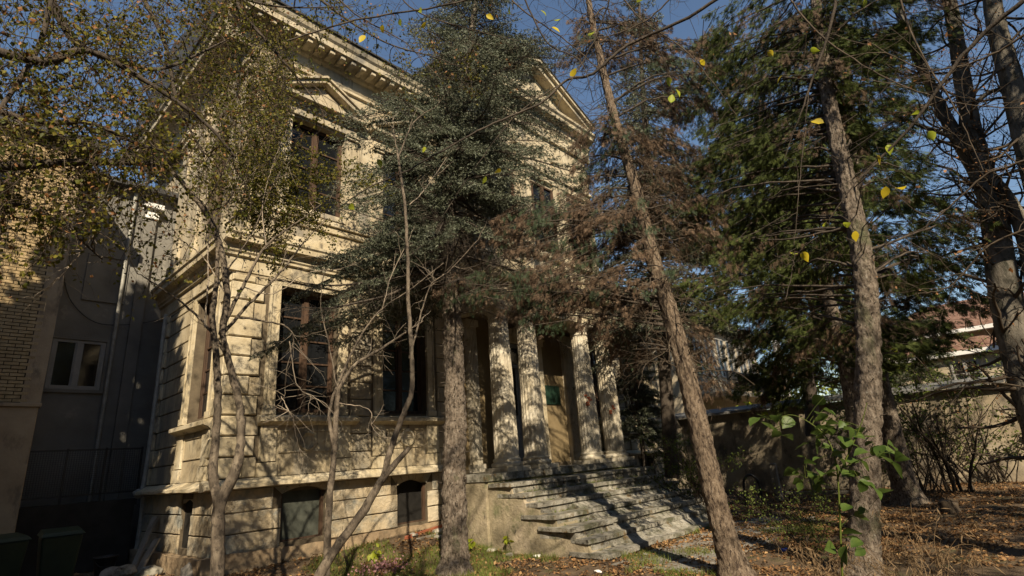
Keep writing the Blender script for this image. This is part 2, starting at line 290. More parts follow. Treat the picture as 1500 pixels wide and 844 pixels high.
def leaves_on(tips, per, L, W, m, name, parent, bias=(0, 0, -0.4), spread=0.03, kind=None):
    if not tips: return
    P = np.array([t[0] for t in tips]); D = np.array([t[1] for t in tips])
    idx = rng.integers(0, len(P), int(len(P)*per)); n = len(idx)
    V, F = leaf_mesh(P[idx]+rng.normal(0, spread, (n, 3)), rand_dirs(n, bias), L*rng.uniform(0.6, 1.2, n), W*rng.uniform(0.6, 1.2, n))
    return mk(name, V, F, m, parent, kind)
def ground_z(x, y):
    def ss(t): t = min(max(t, 0), 1); return t*t*(3-2*t)
    a = ss((y+3.2)/3.0)*(1-0.9*ss((x-4.9)/1.0)) if y < 0.5 else (1 if x < 5 else 0.1)
    z = -0.36+0.36*a+0.04*noise.noise(Vector((x*0.6, y*0.6, 0)))+0.015*noise.noise(Vector((x*2.2, y*2.2, 3)))
    z += 0.17*math.exp(-((x-4.6)**2/1.2+(y+0.35)**2/0.5))+0.10*math.exp(-((x-2.6)**2/2.0+(y+0.3)**2/0.3))
    if x > 12 and y < -6.5: z += 0.12*ss((x-12)/5)*ss((-6.5-y)/3)
    return z

# ================================================================== GROUND
xs = np.concatenate([np.linspace(-300, -16, 14), np.linspace(-14, 26, 141), np.linspace(30, 400, 16)])
ys = np.concatenate([np.linspace(-300, -32, 12), np.linspace(-28, 12, 141), np.linspace(16, 400, 16)])
GV = [(x, y, ground_z(x, y)) for y in ys for x in xs]; nx = len(xs)
GI = (np.arange(len(ys)-1)[:, None]*nx+np.arange(nx-1)[None, :]).reshape(-1)
mk('ground', np.array(GV), np.stack([GI, GI+1, GI+nx+1, GI+nx], 1), m_ground, kind='structure', smooth=True)
# a worn paved strip in front of the stairs, in slabs
def path_slab(x0, x1, y0, y1):
    s = MB(); z = ground_z((x0+x1)/2, (y0+y1)/2)
    s.box(x0, x1, y0, y1, z-0.08, z+0.015+random.uniform(0, .015)); return s
pathroot = MB(); pathroot.box(5.2, 12.6, -7.1, -5.15, -0.6, -0.42)
pr = pathroot.build('path', m_path, kind='structure')
for i in range(7):
    for j in range(2):
        x0 = 5.2+i*1.05; y0 = -7.1+j*0.95
        if random.random() < 0.85: rough(path_slab(x0+.02, x0+1.02, y0+.02, y0+.92).build('paving_slab', m_path, pr), 0.3, 0.015)

# ================================================================== VILLA
villa = thing('villa', 'old ochre villa with fluted columns and broad worn entrance stairs', 'villa', (9, 2, 0))
V_ = villa
core = MB()
core.box(0.45, 17.98, 0.46, 9.0, -0.6, 7.0); core.box(0.45, 12.4, 0.46, 9.0, 7.0, 12.6)
core.box(5.9, 12.35, -1.3, 0.46, 7.05, 12.7)
core.build('wall', m_plaster, V_)
win_l = [(1.0, 2.47, 3.0, 5.8), (3.70, 5.13, 3.0, 5.8)]
bas = [(1.26, 2.24, 0.42, 1.34), (4.12, 5.04, 0.38, 1.27)]
mir = lambda a, b: (18-b, 18-a)
fr_holes = win_l+[(*mir(h[0], h[1]), h[2], h[3]) for h in win_l]+[(8.15, 9.85, 1.38, 5.3)]
s = MB(); grid_layer(s, 'F', [0.0, 18.0], [1.5, 7.0], 0.0, 0.47, fr_holes); s.build('front_wall', m_joint, V_)
upw = [(1.03, 2.56, 7.95, 10.45), (3.72, 5.2, 7.95, 10.45)]
s = MB(); grid_layer(s, 'F', [0.0, 12.4], [7.0, 12.6], 0.0, 0.47, upw+[(6.0, 12.3, 7.2, 12.5)]); s.build('upper_front_wall', m_plaster_up, V_)
bh = bas+[(*mir(h[0], h[1]), h[2], h[3]) for h in bas]
s = MB(); grid_layer(s, 'F', [-0.04, 18.04], [-0.7, 1.5], -0.04, 0.47, [(h[0], h[1], h[2], h[3]+0.12) for h in bh]); 
o = s.build('plinth_wall', m_joint, V_)
# side wall (towards the alley)
SH = [(0.75, 2.10, 3.0, 5.8)]; SB = [(1.05, 1.66, 0.45, 1.30)]
s = MB(); grid_layer(s, 'S', [0.47, 4.6], [1.5, 7.0], 0.0, 0.47, SH); grid_layer(s, 'S', [0.47, 4.6], [7.0, 12.6], 0.0, 0.47, [(1.2, 2.2, 7.95, 10.3)]); s.build('side_wall', m_joint, V_)
s = MB(); grid_layer(s, 'S', [0.47, 4.6], [-0.7, 1.5], -0.04, 0.47, [(h[0], h[1], h[2], h[3]+0.08) for h in SB]); s.build('side_plinth_wall', m_joint, V_)
s = MB(); s.box(0.30, 0.47, 4.6, 9.0, -0.6, 12.6); s.build('rear_side_wall', m_plaster, V_)
# arched heads of the basement openings, with separate voussoirs
def arch_head(side, u0, u1, z1, rise, d0, d1, mt):
    s = MB(); n = 10; top = z1+rise
    pts = []
    for i in range(n+1):
        t = i/n; pts.append((u0+(u1-u0)*t, z1+rise*(1-(2*t-1)**2)-0.001*0))
    poly = pts+[(u1, top+0.004), (u0, top+0.004)]
    # as thin vertical strips so the outline stays convex
    for i in range(n):
        a, b = pts[i], pts[i+1]
        V = [(a[0], a[1]), (b[0], b[1]), (b[0], top+0.02), (a[0], top+0.02)]
        if side == 'F': s.prism(V, 1, d0, d1)
        else: s.prism(V, 0, d0, d1)
    return s.build('arch_head', mt, V_)
for h in bh: arch_head('F', h[0], h[1], h[3], 0.115, -0.038, 0.46, m_plinth)
for h in SB: arch_head('S', h[0], h[1], h[3], 0.075, -0.038, 0.46, m_plinth)
def voussoirs(h, side='F', n=5, rise=0.115):
    w_ = h[1]-h[0]
    for i in range(n):
        t0, t1 = i/n, (i+1)/n; f = 1.35
        def lo(t): return (h[0]+w_*t, h[3]+rise*(1-(2*t-1)**2)+0.004)
        def hi(t): return (h[0]+w_*0.5+w_*(t-0.5)*f, 1.495)
        g = 0.008
        q = [lo(t0), lo((t0+t1)/2), lo(t1), hi(t1), hi(t0)]; q = [(q[0][0]+g, q[0][1]), q[1], (q[2][0]-g, q[2][1]), (q[3][0]-g, q[3][1]), (q[4][0]+g, q[4][1])]
        s = MB(); s.prism(q, 1 if side == 'F' else 0, -0.039, -0.055); fixn(s.build('voussoir', m_plinth, V_, bevel=0.004))
for h in bh: voussoirs(h)
# plinth courses: big uneven rendered blocks with open joints
def course_blocks(side, u0, u1, z0, z1, holes, d, mt, name='stone_block', wid=1.4, rg=0.0, off=0.0, am=0.010):
    # split [u0,u1] by openings crossing this course
    cuts = [(u0, u1)]
    for h in holes:
        if h[2] < z1-0.03 and h[3] > z0+0.03:
            nc = []
            for a, b in cuts:
                if h[1] <= a or h[0] >= b: nc.append((a, b)); continue
                if h[0] > a: nc.append((a, h[0]))
                if h[1] < b: nc.append((h[1], b))
            cuts = nc
    for a, b in cuts:
        if b-a < 0.08: continue
        n = max(1, round((b-a)/wid)); e = [a+(b-a)*i/n for i in range(n+1)]
        for i in range(n):
            g = 0.0 if (i == 0) else 0.0
            o = block(side, e[i]+g, e[i+1], z0+0.012, z1-0.012, 0.0 if not rg else d*0.2, d, 0.012).build(name, mt, V_)
            if rg: rough(o, 0.14, am, 3.0)
ph = [(h[0]-0.005, h[1]+0.005, h[2], h[3]+0.11) for h in bh]; p_courses = [(0.33, 0.70), (0.70, 1.08)]
for z0, z1 in p_courses:
    course_blocks('F', -0.075, 6.0, z0, z1, ph, -0.075, m_plinth, wid=3.0, rg=1)
    course_blocks('F', 12.9, 18.05, z0, z1, ph, -0.075, m_plinth, wid=3.0, rg=1)
    course_blocks('S', -0.035, 4.6, z0, z1, [(h[0], h[1], h[2], h[3]+0.07) for h in SB], -0.075, m_plinth, wid=3.0, rg=1)
# top plinth course beside the voussoirs
for a, b in ((-0.07, 1.08), (2.42, 3.94), (5.22, 5.9), (12.9, 13.0), (13.9, 15.6), (16.9, 18.05)):
    rough(block('F', a, b, 1.09, 1.492, -0.02, -0.06, 0.012).build('stone_block', m_plinth, V_), 0.16, 0.008)
rough(block('S', -0.035, 1.0, 1.09, 1.492, -0.02, -0.068, 0.012).build('stone_block', m_plinth, V_), 0.16, 0.008)
rough(block('S', 1.72, 4.6, 1.09, 1.492, -0.02, -0.068, 0.012).build('stone_block', m_plinth, V_), 0.16, 0.008)
# projecting footing
for q in ((-0.20, 1.25, -0.19, -0.03, -0.7, 0.36), (-0.21, -0.04, -0.03, 4.6, -0.7, 0.34), (1.25, 5.5, -0.15, -0.03, -0.7, 0.32), (12.8, 18.1, -0.15, -0.03, -0.7, 0.30)):
    s = MB(); s.box(*q); rough(s.build('footing', m_footing, V_), 0.16, 0.03)
# ledge between plinth and floor
s = MB()
prof = [(0.0, 1.500), (-0.27, 1.515), (-0.31, 1.53), (-0.31, 1.585), (-0.20, 1.63), (-0.09, 1.70), (0.0, 1.70)]
for a, b in ((-0.31, 5.5), (12.7, 18.3)):
    s = MB(); s.prism(prof, 0, a, b); fixn(rough(s.build('ledge', m_trim, V_), 0.16, 0.012))
s = MB(); s.add([(d, u, z) for u in (-0.0, 4.2) for d, z in prof], [list(range(7)), list(range(7, 14))[::-1]]+[[i, (i+1) % 7, 7+(i+1) % 7, 7+i] for i in range(7)])
fixn(rough(s.build('side_ledge', m_trim, V_), 0.16, 0.018))
# rusticated courses and quoins
CH = 0.405; Z0 = 1.71
surr = [(h[0]-0.30, h[1]+0.36, 1.7, 5.95) for h in win_l]; surr_m = [(*mir(h[0], h[1]), h[2], h[3]) for h in surr]
zc = Z0; k = 0
while zc < 5.85:
    z1 = min(zc+CH, 5.93)
    qw = 0.62 if k % 2 else 0.42
    for side, off in (('F', 0), ('S', 0)):
        if side == 'F':
            rough(block('F', -0.07, qw, zc+.012, z1-.012, 0.0, -0.085, 0.022).build('quoin', m_trim, V_), 0.2, 0.006)
            rough(block('F', 18-qw, 18.07, zc+.012, z1-.012, 0.0, -0.085, 0.022).build('quoin', m_trim, V_), 0.2, 0.006)
        else:
            rough(block('S', 0.01, qw-0.05, zc+.012, z1-.012, 0.0, -0.085, 0.022).build('quoin', m_trim, V_), 0.2, 0.006)
            rough(block('S', 4.05 if k % 2 else 4.2, 4.62, zc+.012, z1-.012, 0.0, -0.08, 0.022).build('quoin', m_trim, V_), 0.2, 0.006)
    course_blocks('F', qw+0.01, 6.0, zc, z1, surr, -0.028, m_plaster, wid=2.0)
    course_blocks('F', 12.3, 18-qw-0.01, zc, z1, surr_m, -0.028, m_plaster, wid=2.0)
    course_blocks('S', qw-0.03, 4.04 if k % 2 else 4.19, zc, z1, [(0.42, 2.5, 2.8, 5.95)], -0.028, m_plaster, wid=4.0)
    zc += CH; k += 1
# windows ----------------------------------------------------------
def window(side, u0, u1, z0, z1, rows, mt_frame=m_wood, depth=0.26, cols=2, parent=V_, name='window', sash_z=None, leaf=False):
    e = MB(); f = 0.075
    BX(e, side, u0, u0+f, depth-0.05, depth+0.08, z0, z1); BX(e, side, u1-f, u1, depth-0.05, depth+0.08, z0, z1)
    BX(e, side, u0+f, u1-f, depth-0.05, depth+0.08, z1-f, z1); BX(e, side, u0+f, u1-f, depth-0.06, depth+0.08, z0, z0+f*1.3)
    win = e.build(name, mt_frame, parent, bevel=0.006)
    ww = (u1-u0-2*f)/cols; a0 = u0+f
    mu = MB()
    for c in range(1, cols): BX(mu, side, a0+ww*c-0.055, a0+ww*c+0.055, depth-0.065, depth+0.05, z0+f*1.3, z1-f)
    for c in range(cols):
        x0 = a0+ww*c+(0.055 if c else 0); x1 = a0+ww*(c+1)-(0.055 if c < cols-1 else 0)
        st = 0.035
        BX(mu, side, x0, x0+st, depth-0.03, depth+0.03, z0+f*1.3, z1-f); BX(mu, side, x1-st, x1, depth-0.03, depth+0.03, z0+f*1.3, z1-f)
        for i in range(rows):
            za = z0+f*1.3+(z1-f-z0-f*1.3)*i/rows; zb = z0+f*1.3+(z1-f-z0-f*1.3)*(i+1)/rows
            if i: BX(mu, side, x0+st, x1-st, depth-0.028, depth+0.028, za-0.018, za+0.018)
            p = MB(); dz = random.uniform(-0.006, 0.006); dd = random.uniform(-0.008, 0.008)
            A = [(x0+st, za), (x1-st, za), (x1-st, zb), (x0+st, zb)]; D = [depth+dd+dz, depth-dd+dz, depth-dd-dz, depth+dd-dz]
            Vv = [((u, d, z) if side == 'F' else (d, u, z)) for (u, z), d in zip(A, D)]+[((u, d+0.006, z) if side == 'F' else (d+0.006, u, z)) for (u, z), d in zip(A, D)]
            p.add(Vv, [[0, 1, 2, 3], [4, 7, 6, 5], [0, 4, 5, 1], [1, 5, 6, 2], [2, 6, 7, 3], [3, 7, 4, 0]]); p.build('pane', m_glass, win)
    mu.build('glazing_bar', mt_frame, win)
    return win
for h in fr_holes[:4]: window('F', *h, 5)
window('S', *SH[0], 5); 
for h in upw: window('F', *h, 4)
window('S', 1.2, 2.2, 7.95, 10.3, 4)
for i, h in enumerate(bh):
    s = MB(); s.box(h[0]-0.02, h[1]+0.02, 0.20 if i else 0.12, 0.24 if i else 0.15, h[2], h[3]+0.12)
    o = s.build('basement_board' if i == 0 else 'dark_basement_sheet', m_board if i == 0 else m_dark, V_)  # all but the first: a dark sheet standing for the unlit inside
    s = MB(); f = 0.06
    s.box(h[0], h[0]+f, 0.04, 0.11, h[2], h[3]); s.box(h[1]-f, h[1], 0.04, 0.11, h[2], h[3]); s.box(h[0]+f, h[1]-f, 0.04, 0.11, h[2], h[2]+0.03)
    s.build('basement_frame', m_wood, V_)
s = MB(); s.box(0.02, 0.05, 1.0, 1.7, 0.4, 1.42); s.build('dark_basement_sheet', m_dark, V_)  # near-black sheet just inside the side opening, in place of its shade
# surrounds, sills, panels
def surround(u0, u1, side='F', mirror=False, sl=0.24, sr=0.34):
    X = (lambda u: 18-u) if mirror else (lambda u: u)
    def bx(s, a, b, d0, d1, z0, z1): a, b = X(a), X(b); BX(s, side, min(a, b), max(a, b), d0, d1, z0, z1)
    s = MB(); z0, z1 = 2.94, 5.83
    for a, b in ((u0-sl, u0), (u1, u1+sl)):
        bx(s, a, b, 0.0, -0.05, z0+0.14, z1); bx(s, a, a+0.05, -0.05, -0.085, z0+0.14, z1); bx(s, b-0.04, b, -0.05, -0.075, z0+0.14, z1)
        bx(s, a-0.02, b+0.02, 0.0, -0.10, z0, z0+0.14)
    bx(s, u0-sl, u1+sl, 0.0, -0.055, z1, z1+0.13); bx(s, u0-sl-0.02, u1+sl+0.02, -0.0, -0.10, z1+0.13, z1+0.17)
    s.build('window_surround', m_trim, V_, bevel=0.006)
    s = MB(); a, b = X(u0-sl-0.10), X(u1+sr+0.16); a, b = min(a, b), max(a, b)
    pr_ = [(0.0, 2.72), (-0.08, 2.72), (-0.12, 2.76), (-0.22, 2.80), (-0.22, 2.88), (-0.05, 2.94), (0.0, 2.94)]
    if side == 'F': s.prism(pr_, 0, a, b)
    else: s.add([(d, u, z) for u in (a, b) for d, z in pr_], [list(range(7)), list(range(7, 14))[::-1]]+[[i, (i+1) % 7, 7+(i+1) % 7, 7+i] for i in range(7)])
    fixn(rough(s.build('window_sill', m_trim, V_), 0.2, 0.006))
    # pedestal blocks and apron panel
    for a, b in ((u0-sl-0.02, u0+0.08), (u1-0.06, u1+sr)):
        s = MB(); bx(s, a, b, 0.0, -0.075, 2.0, 2.715); bx(s, a-0.03, b+0.03, 0.0, -0.10, 1.71, 1.98); s.build('pedestal', m_trim, V_, bevel=0.008)
    s = MB(); pa, pb = u0+0.14, u1-0.12; za, zb = 2.16, 2.62
    bx(s, u0+0.08, u1-0.06, 0.0, -0.03, 1.71, 2.715)
    for q in ((pa, pb, za, za+0.03), (pa, pb, zb-0.03, zb), (pa, pa+0.03, za+0.03, zb-0.03), (pb-0.03, pb, za+0.03, zb-0.03)): bx(s, q[0], q[1], -0.03, -0.055, q[2], q[3])
    s.build('apron_panel', m_plaster, V_, bevel=0.005)
    if side == 'F':
        c = X((u0+u1)/2+0.04); n = 28; V = []; F = []
        pr2 = [(0.21, -0.03), (0.21, -0.07), (0.18, -0.095), (0.15, -0.07), (0.145, -0.045), (0.06, -0.06), (0.002, -0.062)]
        for i in range(n):
            t = 2*math.pi*i/n
            for r_, d in pr2: V.append((c+r_*math.cos(t), d, 2.385+r_*math.sin(t)))
        m_ = len(pr2)
        for i in range(n):
            for j in range(m_-1): F.append([i*m_+j, i*m_+j+1, ((i+1) % n)*m_+j+1, ((i+1) % n)*m_+j])
        fixn(mk('medallion', V, F, m_trim, V_, smooth=True))
for h in win_l: surround(h[0], h[1]); surround(h[0], h[1], mirror=True)
surround(0.75, 2.10, side='S', sl=0.26, sr=0.30)
s = MB(); s.box(0.0, 5.95, -0.028, 0.0, 5.93, 5.985); BX(s, 'S', 0.0, 4.6, -0.028, 0.0, 5.93, 5.985); s.build('frieze', m_plaster, V_)
s = MB(); BX(s, 'S', 0.0, 4.6, -0.012, 0.0, 10.3, 12.6); BX(s, 'S', 0.0, 1.2, -0.012, 0.0, 7.1, 10.3); BX(s, 'S', 2.2, 4.6, -0.012, 0.0, 7.1, 10.3); s.build('upper_side_wall', m_plaster_up, V_)
# mid cornice
mc = [(0.0, 5.98), (-0.06, 6.0), (-0.06, 6.30), (-0.12, 6.33), (-0.12, 6.38), (-0.16, 6.42), (-0.16, 6.47), (-0.20, 6.56), (-0.33, 6.60), (-0.33, 6.72), (-0.37, 6.76), (-0.37, 6.82), (-0.10, 6.92), (-0.10, 7.12), (0.0, 7.12)]
def prof_front(pr_, x0, x1, name, mt, ramp=0.008, par=V_):
    s = MB(); s.prism(pr_, 0, x0, x1); return fixn(rough(s.build(name, mt, par), 0.25, ramp))
def prof_side(pr_, y0, y1, name, mt, ramp=0.008):
    n = len(pr_); s = MB(); s.add([(d, u, z) for u in (y0, y1) for d, z in pr_], [list(range(n)), list(range(n, 2*n))[::-1]]+[[i, (i+1) % n, n+(i+1) % n, n+i] for i in range(n)])
    return fixn(rough(s.build(name, mt, V_), 0.25, ramp))
prof_front(mc, -0.37, 6.2, 'cornice', m_trim); prof_front(mc, 12.3, 18.47, 'cornice', m_trim)
prof_side(mc, -0.0, 5.0, 'side_cornice', m_trim)
# upper floor of the left bay
for a, b in ((-0.04, 0.62), (5.45, 5.88)):
    s = MB(); s.box(a, b, 0.0, -0.07, 7.12, 11.9); s.build('upper_pilaster', m_trim, V_, bevel=0.01)
for a, b in ((-0.02, 0.42), (2.75, 3.2), (4.1, 4.6)):
    s = MB(); BX(s, 'S', a, b, 0.0, -0.09, 7.2, 11.2); BX(s, 'S', a-0.06, b+0.06, 0.0, -0.15, 7.12, 7.4); BX(s, 'S', a-0.05, b+0.05, 0.0, -0.14, 11.2, 11.3); BX(s, 'S', a-0.08, b+0.08, 0.0, -0.18, 11.42, 11.6); BX(s, 'S', a-0.02, b+0.02, 0.0, -0.11, 11.3, 11.42)
    s.build('side_pilaster', m_plaster_up, V_, bevel=0.01)
s = MB(); s.box(0.62, 5.45, 0.0, -0.06, 7.45, 7.62); s.box(0.55, 5.5, 0.0, -0.12, 7.62, 7.74); s.build('string_course', m_trim, V_, bevel=0.01)
for j, h in enumerate(upw):
    u0, u1 = h[0], h[1]; s = MB()
    for a, b in ((u0-0.32, u0), (u1, u1+0.32)):
        s.box(a, b, 0.0, -0.06, 7.74, 10.35); s.box(a-0.02, b+0.02, 0.0, -0.12, 10.35, 10.42); s.box(a-0.04, b+0.04, 0.0, -0.16, 10.42, 10.50)
    s.box(u0-0.32, u1+0.32, 0.0, -0.07, 10.5, 10.56); s.box(u0-0.30, u1+0.30, 0.0, -0.05, 10.56, 10.82); s.box(u0-0.40, u1+0.40, 0.0, -0.14, 10.82, 10.90); s.box(u0-0.48, u1+0.48, 0.0, -0.30, 10.90, 10.99)
    s.box(u0, u1, -0.02, -0.10, 7.78, 7.92)
    s.build('upper_window_surround', m_plaster_up, V_, bevel=0.008)
    for t in range(14):
        x = u0-0.3+(u1-u0+0.6)*(t+0.5)/14
        s = MB(); s.box(x-0.035, x+0.035, -0.02, -0.12, 10.74, 10.815); s.build('dentil', m_plaster_up, V_)
    c = (u0+u1)/2; hw = (u1-u0)/2+0.48
    s = MB(); s.prism([(c-hw+0.12, 10.995), (c+hw-0.12, 10.995), (c, 11.62)], 1, 0.0, -0.06)
    fixn(s.build('hood_tympanum', m_plaster_up, V_))
    s = MB()
    for sg in (-1, 1):
        s.prism([(c+sg*hw, 10.995), (c+sg*hw, 11.10), (c, 11.80), (c, 11.69)], 1, 0.0, -0.27); s.prism([(c+sg*(hw+.05), 11.105), (c+sg*(hw+.05), 11.15), (c, 11.87), (c, 11.805)], 1, 0.0, -0.33)
    fixn(s.build('hood_pediment', m_plaster_up, V_))
tc = [(0.0, 11.85), (-0.07, 11.87), (-0.07, 11.95), (-0.10, 12.0), (-0.05, 12.02), (-0.05, 12.35), (-0.12, 12.40), (-0.16, 12.48), (-0.30, 12.54), (-0.62, 12.56), (-0.62, 12.72), (-0.68, 12.78), (-0.72, 12.88), (-0.72, 12.94), (0.0, 13.0)]
prof_front(tc, -0.72, 6.0, 'eave_cornice', m_plaster_up); prof_side(tc, 0.0, 9.0, 'side_eave_cornice', m_plaster_up)
for t in range(20):
    x = -0.45+t*0.32
    s = MB(); s.box(x-0.07, x+0.07, -0.17, -0.56, 12.44, 12.545); s.build('bracket', m_plaster_up, V_, bevel=0.01)
s = MB(); s.prism([(-0.78, 12.945), (-0.78, 12.995), (4.5, 14.6), (9.6, 12.995), (9.6, 12.9)], 0, -0.78, 6.1); fixn(s.build('roof', m_roofdark, V_))
# pedimented centre over the portico -------------------------------
PX0, PX1, PY = 5.95, 12.55, -1.35
s = MB(); s.box(PX0-0.02, PX1-0.18, PY, PY+0.4, 7.1, 12.9); s.build('centre_wall', m_plaster_up, V_)
for c in (7.2, 9.3, 11.3):
    window('F', c-0.6, c+0.6, 8.3, 10.7, 3, depth=PY-0.03)
    s = MB(); s.box(c-0.85, c-0.62, PY, PY-0.08, 8.1, 10.9); s.box(c+0.62, c+0.85, PY, PY-0.08, 8.1, 10.9); s.box(c-0.95, c+0.95, PY, PY-0.12, 10.9, 11.15); s.box(c-1.0, c+1.0, PY, PY-0.2, 11.15, 11.25); s.box(c-0.95, c+0.95, PY, PY-0.15, 7.95, 8.1)
    s.build('upper_window_surround', m_plaster_up, V_, bevel=0.008)
for c in (6.3, 8.25, 10.3, 12.1):
    s = MB(); s.box(c-0.2, c+0.2, PY, PY-0.09, 7.4, 11.9); s.box(c-0.26, c+0.26, PY, PY-0.15, 11.9, 12.2); s.box(c-0.26, c+0.26, PY, PY-0.15, 7.12, 7.4); s.build('upper_pilaster', m_plaster_up, V_, bevel=0.01)
pc = [(PY, 12.25), (PY-0.1, 12.27), (PY-0.1, 12.7), (PY-0.18, 12.8), (PY-0.2, 13.0), (PY-0.45, 13.1), (PY-0.45, 13.25), (PY-0.52, 13.32), (PY-0.52, 13.42), (PY, 13.5)]
pc = [(y, z+0.55) for y, z in pc]
prof_front(pc, PX0-0.5, PX1+0.05, 'pediment_cornice', m_plaster_up)
s = MB(); s.box(PX0, PX1-0.2, PY+0.01, 0.4, 12.7, 13.9); s.build('attic_wall', m_plaster_up, V_)
s = MB(); ax = 9.35; s.prism([(PX0, 14.05), (PX1-0.2, 14.05), (ax, 15.5)], 1, PY+0.06, PY-0.02); fixn(s.build('tympanum', m_plaster_up, V_))
s = MB()
for sg, e in ((-1, PX0-0.5), (1, PX1+0.05)):
    s.prism([(e, 14.05), (e, 14.20), (ax, 15.72), (ax, 15.52)], 1, PY+0.1, PY-0.40); s.prism([(e, 14.205), (e, 14.32), (ax, 15.86), (ax, 15.725)], 1, PY+0.1, PY-0.52)
fixn(s.build('raking_cornice', m_plaster_up, V_))
s = MB(); s.prism([(PX0-0.56, 14.30), (PX0-0.56, 14.36), (ax, 15.92), (PX1+0.11, 14.36), (PX1+0.11, 14.30), (ax, 15.865)], 1, 5.0, PY-0.56); fixn(s.build('centre_roof', m_roofdark, V_))
# right wing: one storey with an attic and a tiled roof
s = MB(); s.box(12.4, 18.0, 0.0, 0.5, 7.0, 8.2); s.build('attic_wall', m_plaster, V_)
s = MB(); s.box(12.4, 18.4, -0.3, 0.0, 8.1, 8.25); s.build('roof_gutter', m_bluegrey, V_)
s = MB(); s.prism([(-0.38, 8.26), (-0.38, 8.36), (4.5, 11.0), (9.4, 8.3), (9.4, 8.2)], 0, 12.41, 18.5); fixn(s.build('tiled_roof', m_rooftile, V_))
for t in range(24):
    s = MB(); x = 12.6+t*0.245; s.add([(x-0.05, -0.4, 8.37), (x+0.05, -0.4, 8.37), (x, -0.4, 8.43), (x-0.05, 4.4, 11.0), (x+0.05, 4.4, 11.0), (x, 4.4, 11.06)], [[0, 1, 2], [3, 5, 4], [0, 3, 4, 1], [1, 4, 5, 2], [2, 5, 3, 0]]); fixn(s.build('roof_tile_row', m_rooftile, V_))
# portico ---------------------------------------------------------
s = MB(); s.box(6.0, 12.0, -0.012, 0.0, 1.45, 6.0)
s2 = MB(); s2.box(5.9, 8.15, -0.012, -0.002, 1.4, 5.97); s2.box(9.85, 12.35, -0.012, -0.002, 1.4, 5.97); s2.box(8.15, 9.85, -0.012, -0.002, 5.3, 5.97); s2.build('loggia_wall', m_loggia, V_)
for a, b in ((6.6, 6.98), (11.25, 11.75)):
    s = MB(); n = 6; s.box(a, b, -0.012, -0.14, 1.62, 5.6)
    for i in range(n): x = a+(b-a)*(i+0.5)/n; s.box(x-0.018, x+0.018, -0.141, -0.165, 1.75, 5.5)
    s.box(a-0.06, b+0.06, -0.012, -0.2, 1.4, 1.62); s.box(a-0.05, b+0.05, -0.012, -0.2, 5.6, 5.8); s.build('fluted_pilaster', m_column, V_)
# door with transom, iron grille and hood
d = MB(); d.box(8.15, 8.27, 0.05, 0.25, 1.38, 5.3); d.box(9.73, 9.85, 0.05, 0.25, 1.38, 5.3); d.box(8.27, 9.73, 0.05, 0.25, 5.18, 5.3); d.box(8.27, 9.73, 0.05, 0.25, 4.5, 4.62)
door = d.build('entrance_door', m_door, V_, bevel=0.01)
for a, b in ((8.27, 8.99), (9.01, 9.73)):
    d = MB(); d.box(a, b, 0.12, 0.18, 1.38, 3.0); d.box(a+.1, b-.1, 0.10, 0.12, 1.55, 2.1); d.box(a+.1, b-.1, 0.10, 0.12, 2.25, 2.85); d.box(a, a+0.1, 0.12, 0.18, 3.0, 4.5); d.box(b-0.1, b, 0.12, 0.18, 3.0, 4.5); d.build('door_leaf', m_door, door, bevel=0.006)
    d = MB(); d.box(a+0.1, b-0.1, 0.155, 0.165, 3.0, 4.5); d.build('pane', m_glass, door)
    g = MB()
    for i in range(6): x = a+0.12+(b-a-0.24)*i/5; g.box(x-0.01, x+0.01, 0.10, 0.12, 3.0, 4.5)
    for i in range(11): z = 3.05+1.4*i/10; g.box(a+0.1, b-0.1, 0.085, 0.10, z-0.01, z+0.01)
    g.build('grille', m_iron, door)
d = MB(); d.box(8.27, 9.73, 0.15, 0.16, 4.62, 5.18); d.build('transom_pane', m_glass, door)
s = MB(); s.box(7.9, 8.14, -0.013, -0.1, 1.4, 5.3); s.box(9.86, 10.1, -0.013, -0.1, 1.4, 5.3); s.box(7.85, 10.15, -0.013, -0.14, 5.3, 5.5); s.prism([(7.8, 5.5), (10.2, 5.5), (9.0, 5.9)], 1, -0.013, -0.2); fixn(s.build('door_surround', m_trim, V_))
s = MB(); s.box(10.15, 10.95, -0.02, -0.05, 3.36, 4.0); s.build('green_plaque', mat('green_plaque_enamel', [(0.012, 0.03, 0.02), (0.02, 0.045, 0.03)], 3, 0.35, 0), V_, bevel=0.006)['label'] = 'dark green rectangular wall plaque'
s = MB(); s.box(5.55, 12.62, -1.64, -0.03, -0.7, 1.2); rough(s.build('podium', m_cheek, V_), 0.3, 0.015)
s = MB(); s.box(5.52, 12.66, -1.70, -0.02, 1.205, 1.38); rough(s.build('landing_slab', m_step, V_), 0.2, 0.008)
cols = [(6.78, -1.27), (7.98, -1.27), (10.72, -1.27), (12.08, -1.27)]
def lathe(cx, cy, prof_, n=80, flutes=20, fl=0.0):
    V = []; F = []
    for r_, z, f in prof_:
        for i in range(n):
            t = 2*math.pi*i/n; rr = r_*(1-f*(0.5+0.5*math.cos(flutes*t))**0.7) if f else r_
            V.append((cx+rr*math.cos(t), cy+rr*math.sin(t), z))
    for j in range(len(prof_)-1):
        for i in range(n): F.append([j*n+i, j*n+(i+1) % n, (j+1)*n+(i+1) % n, (j+1)*n+i])
    return V, F
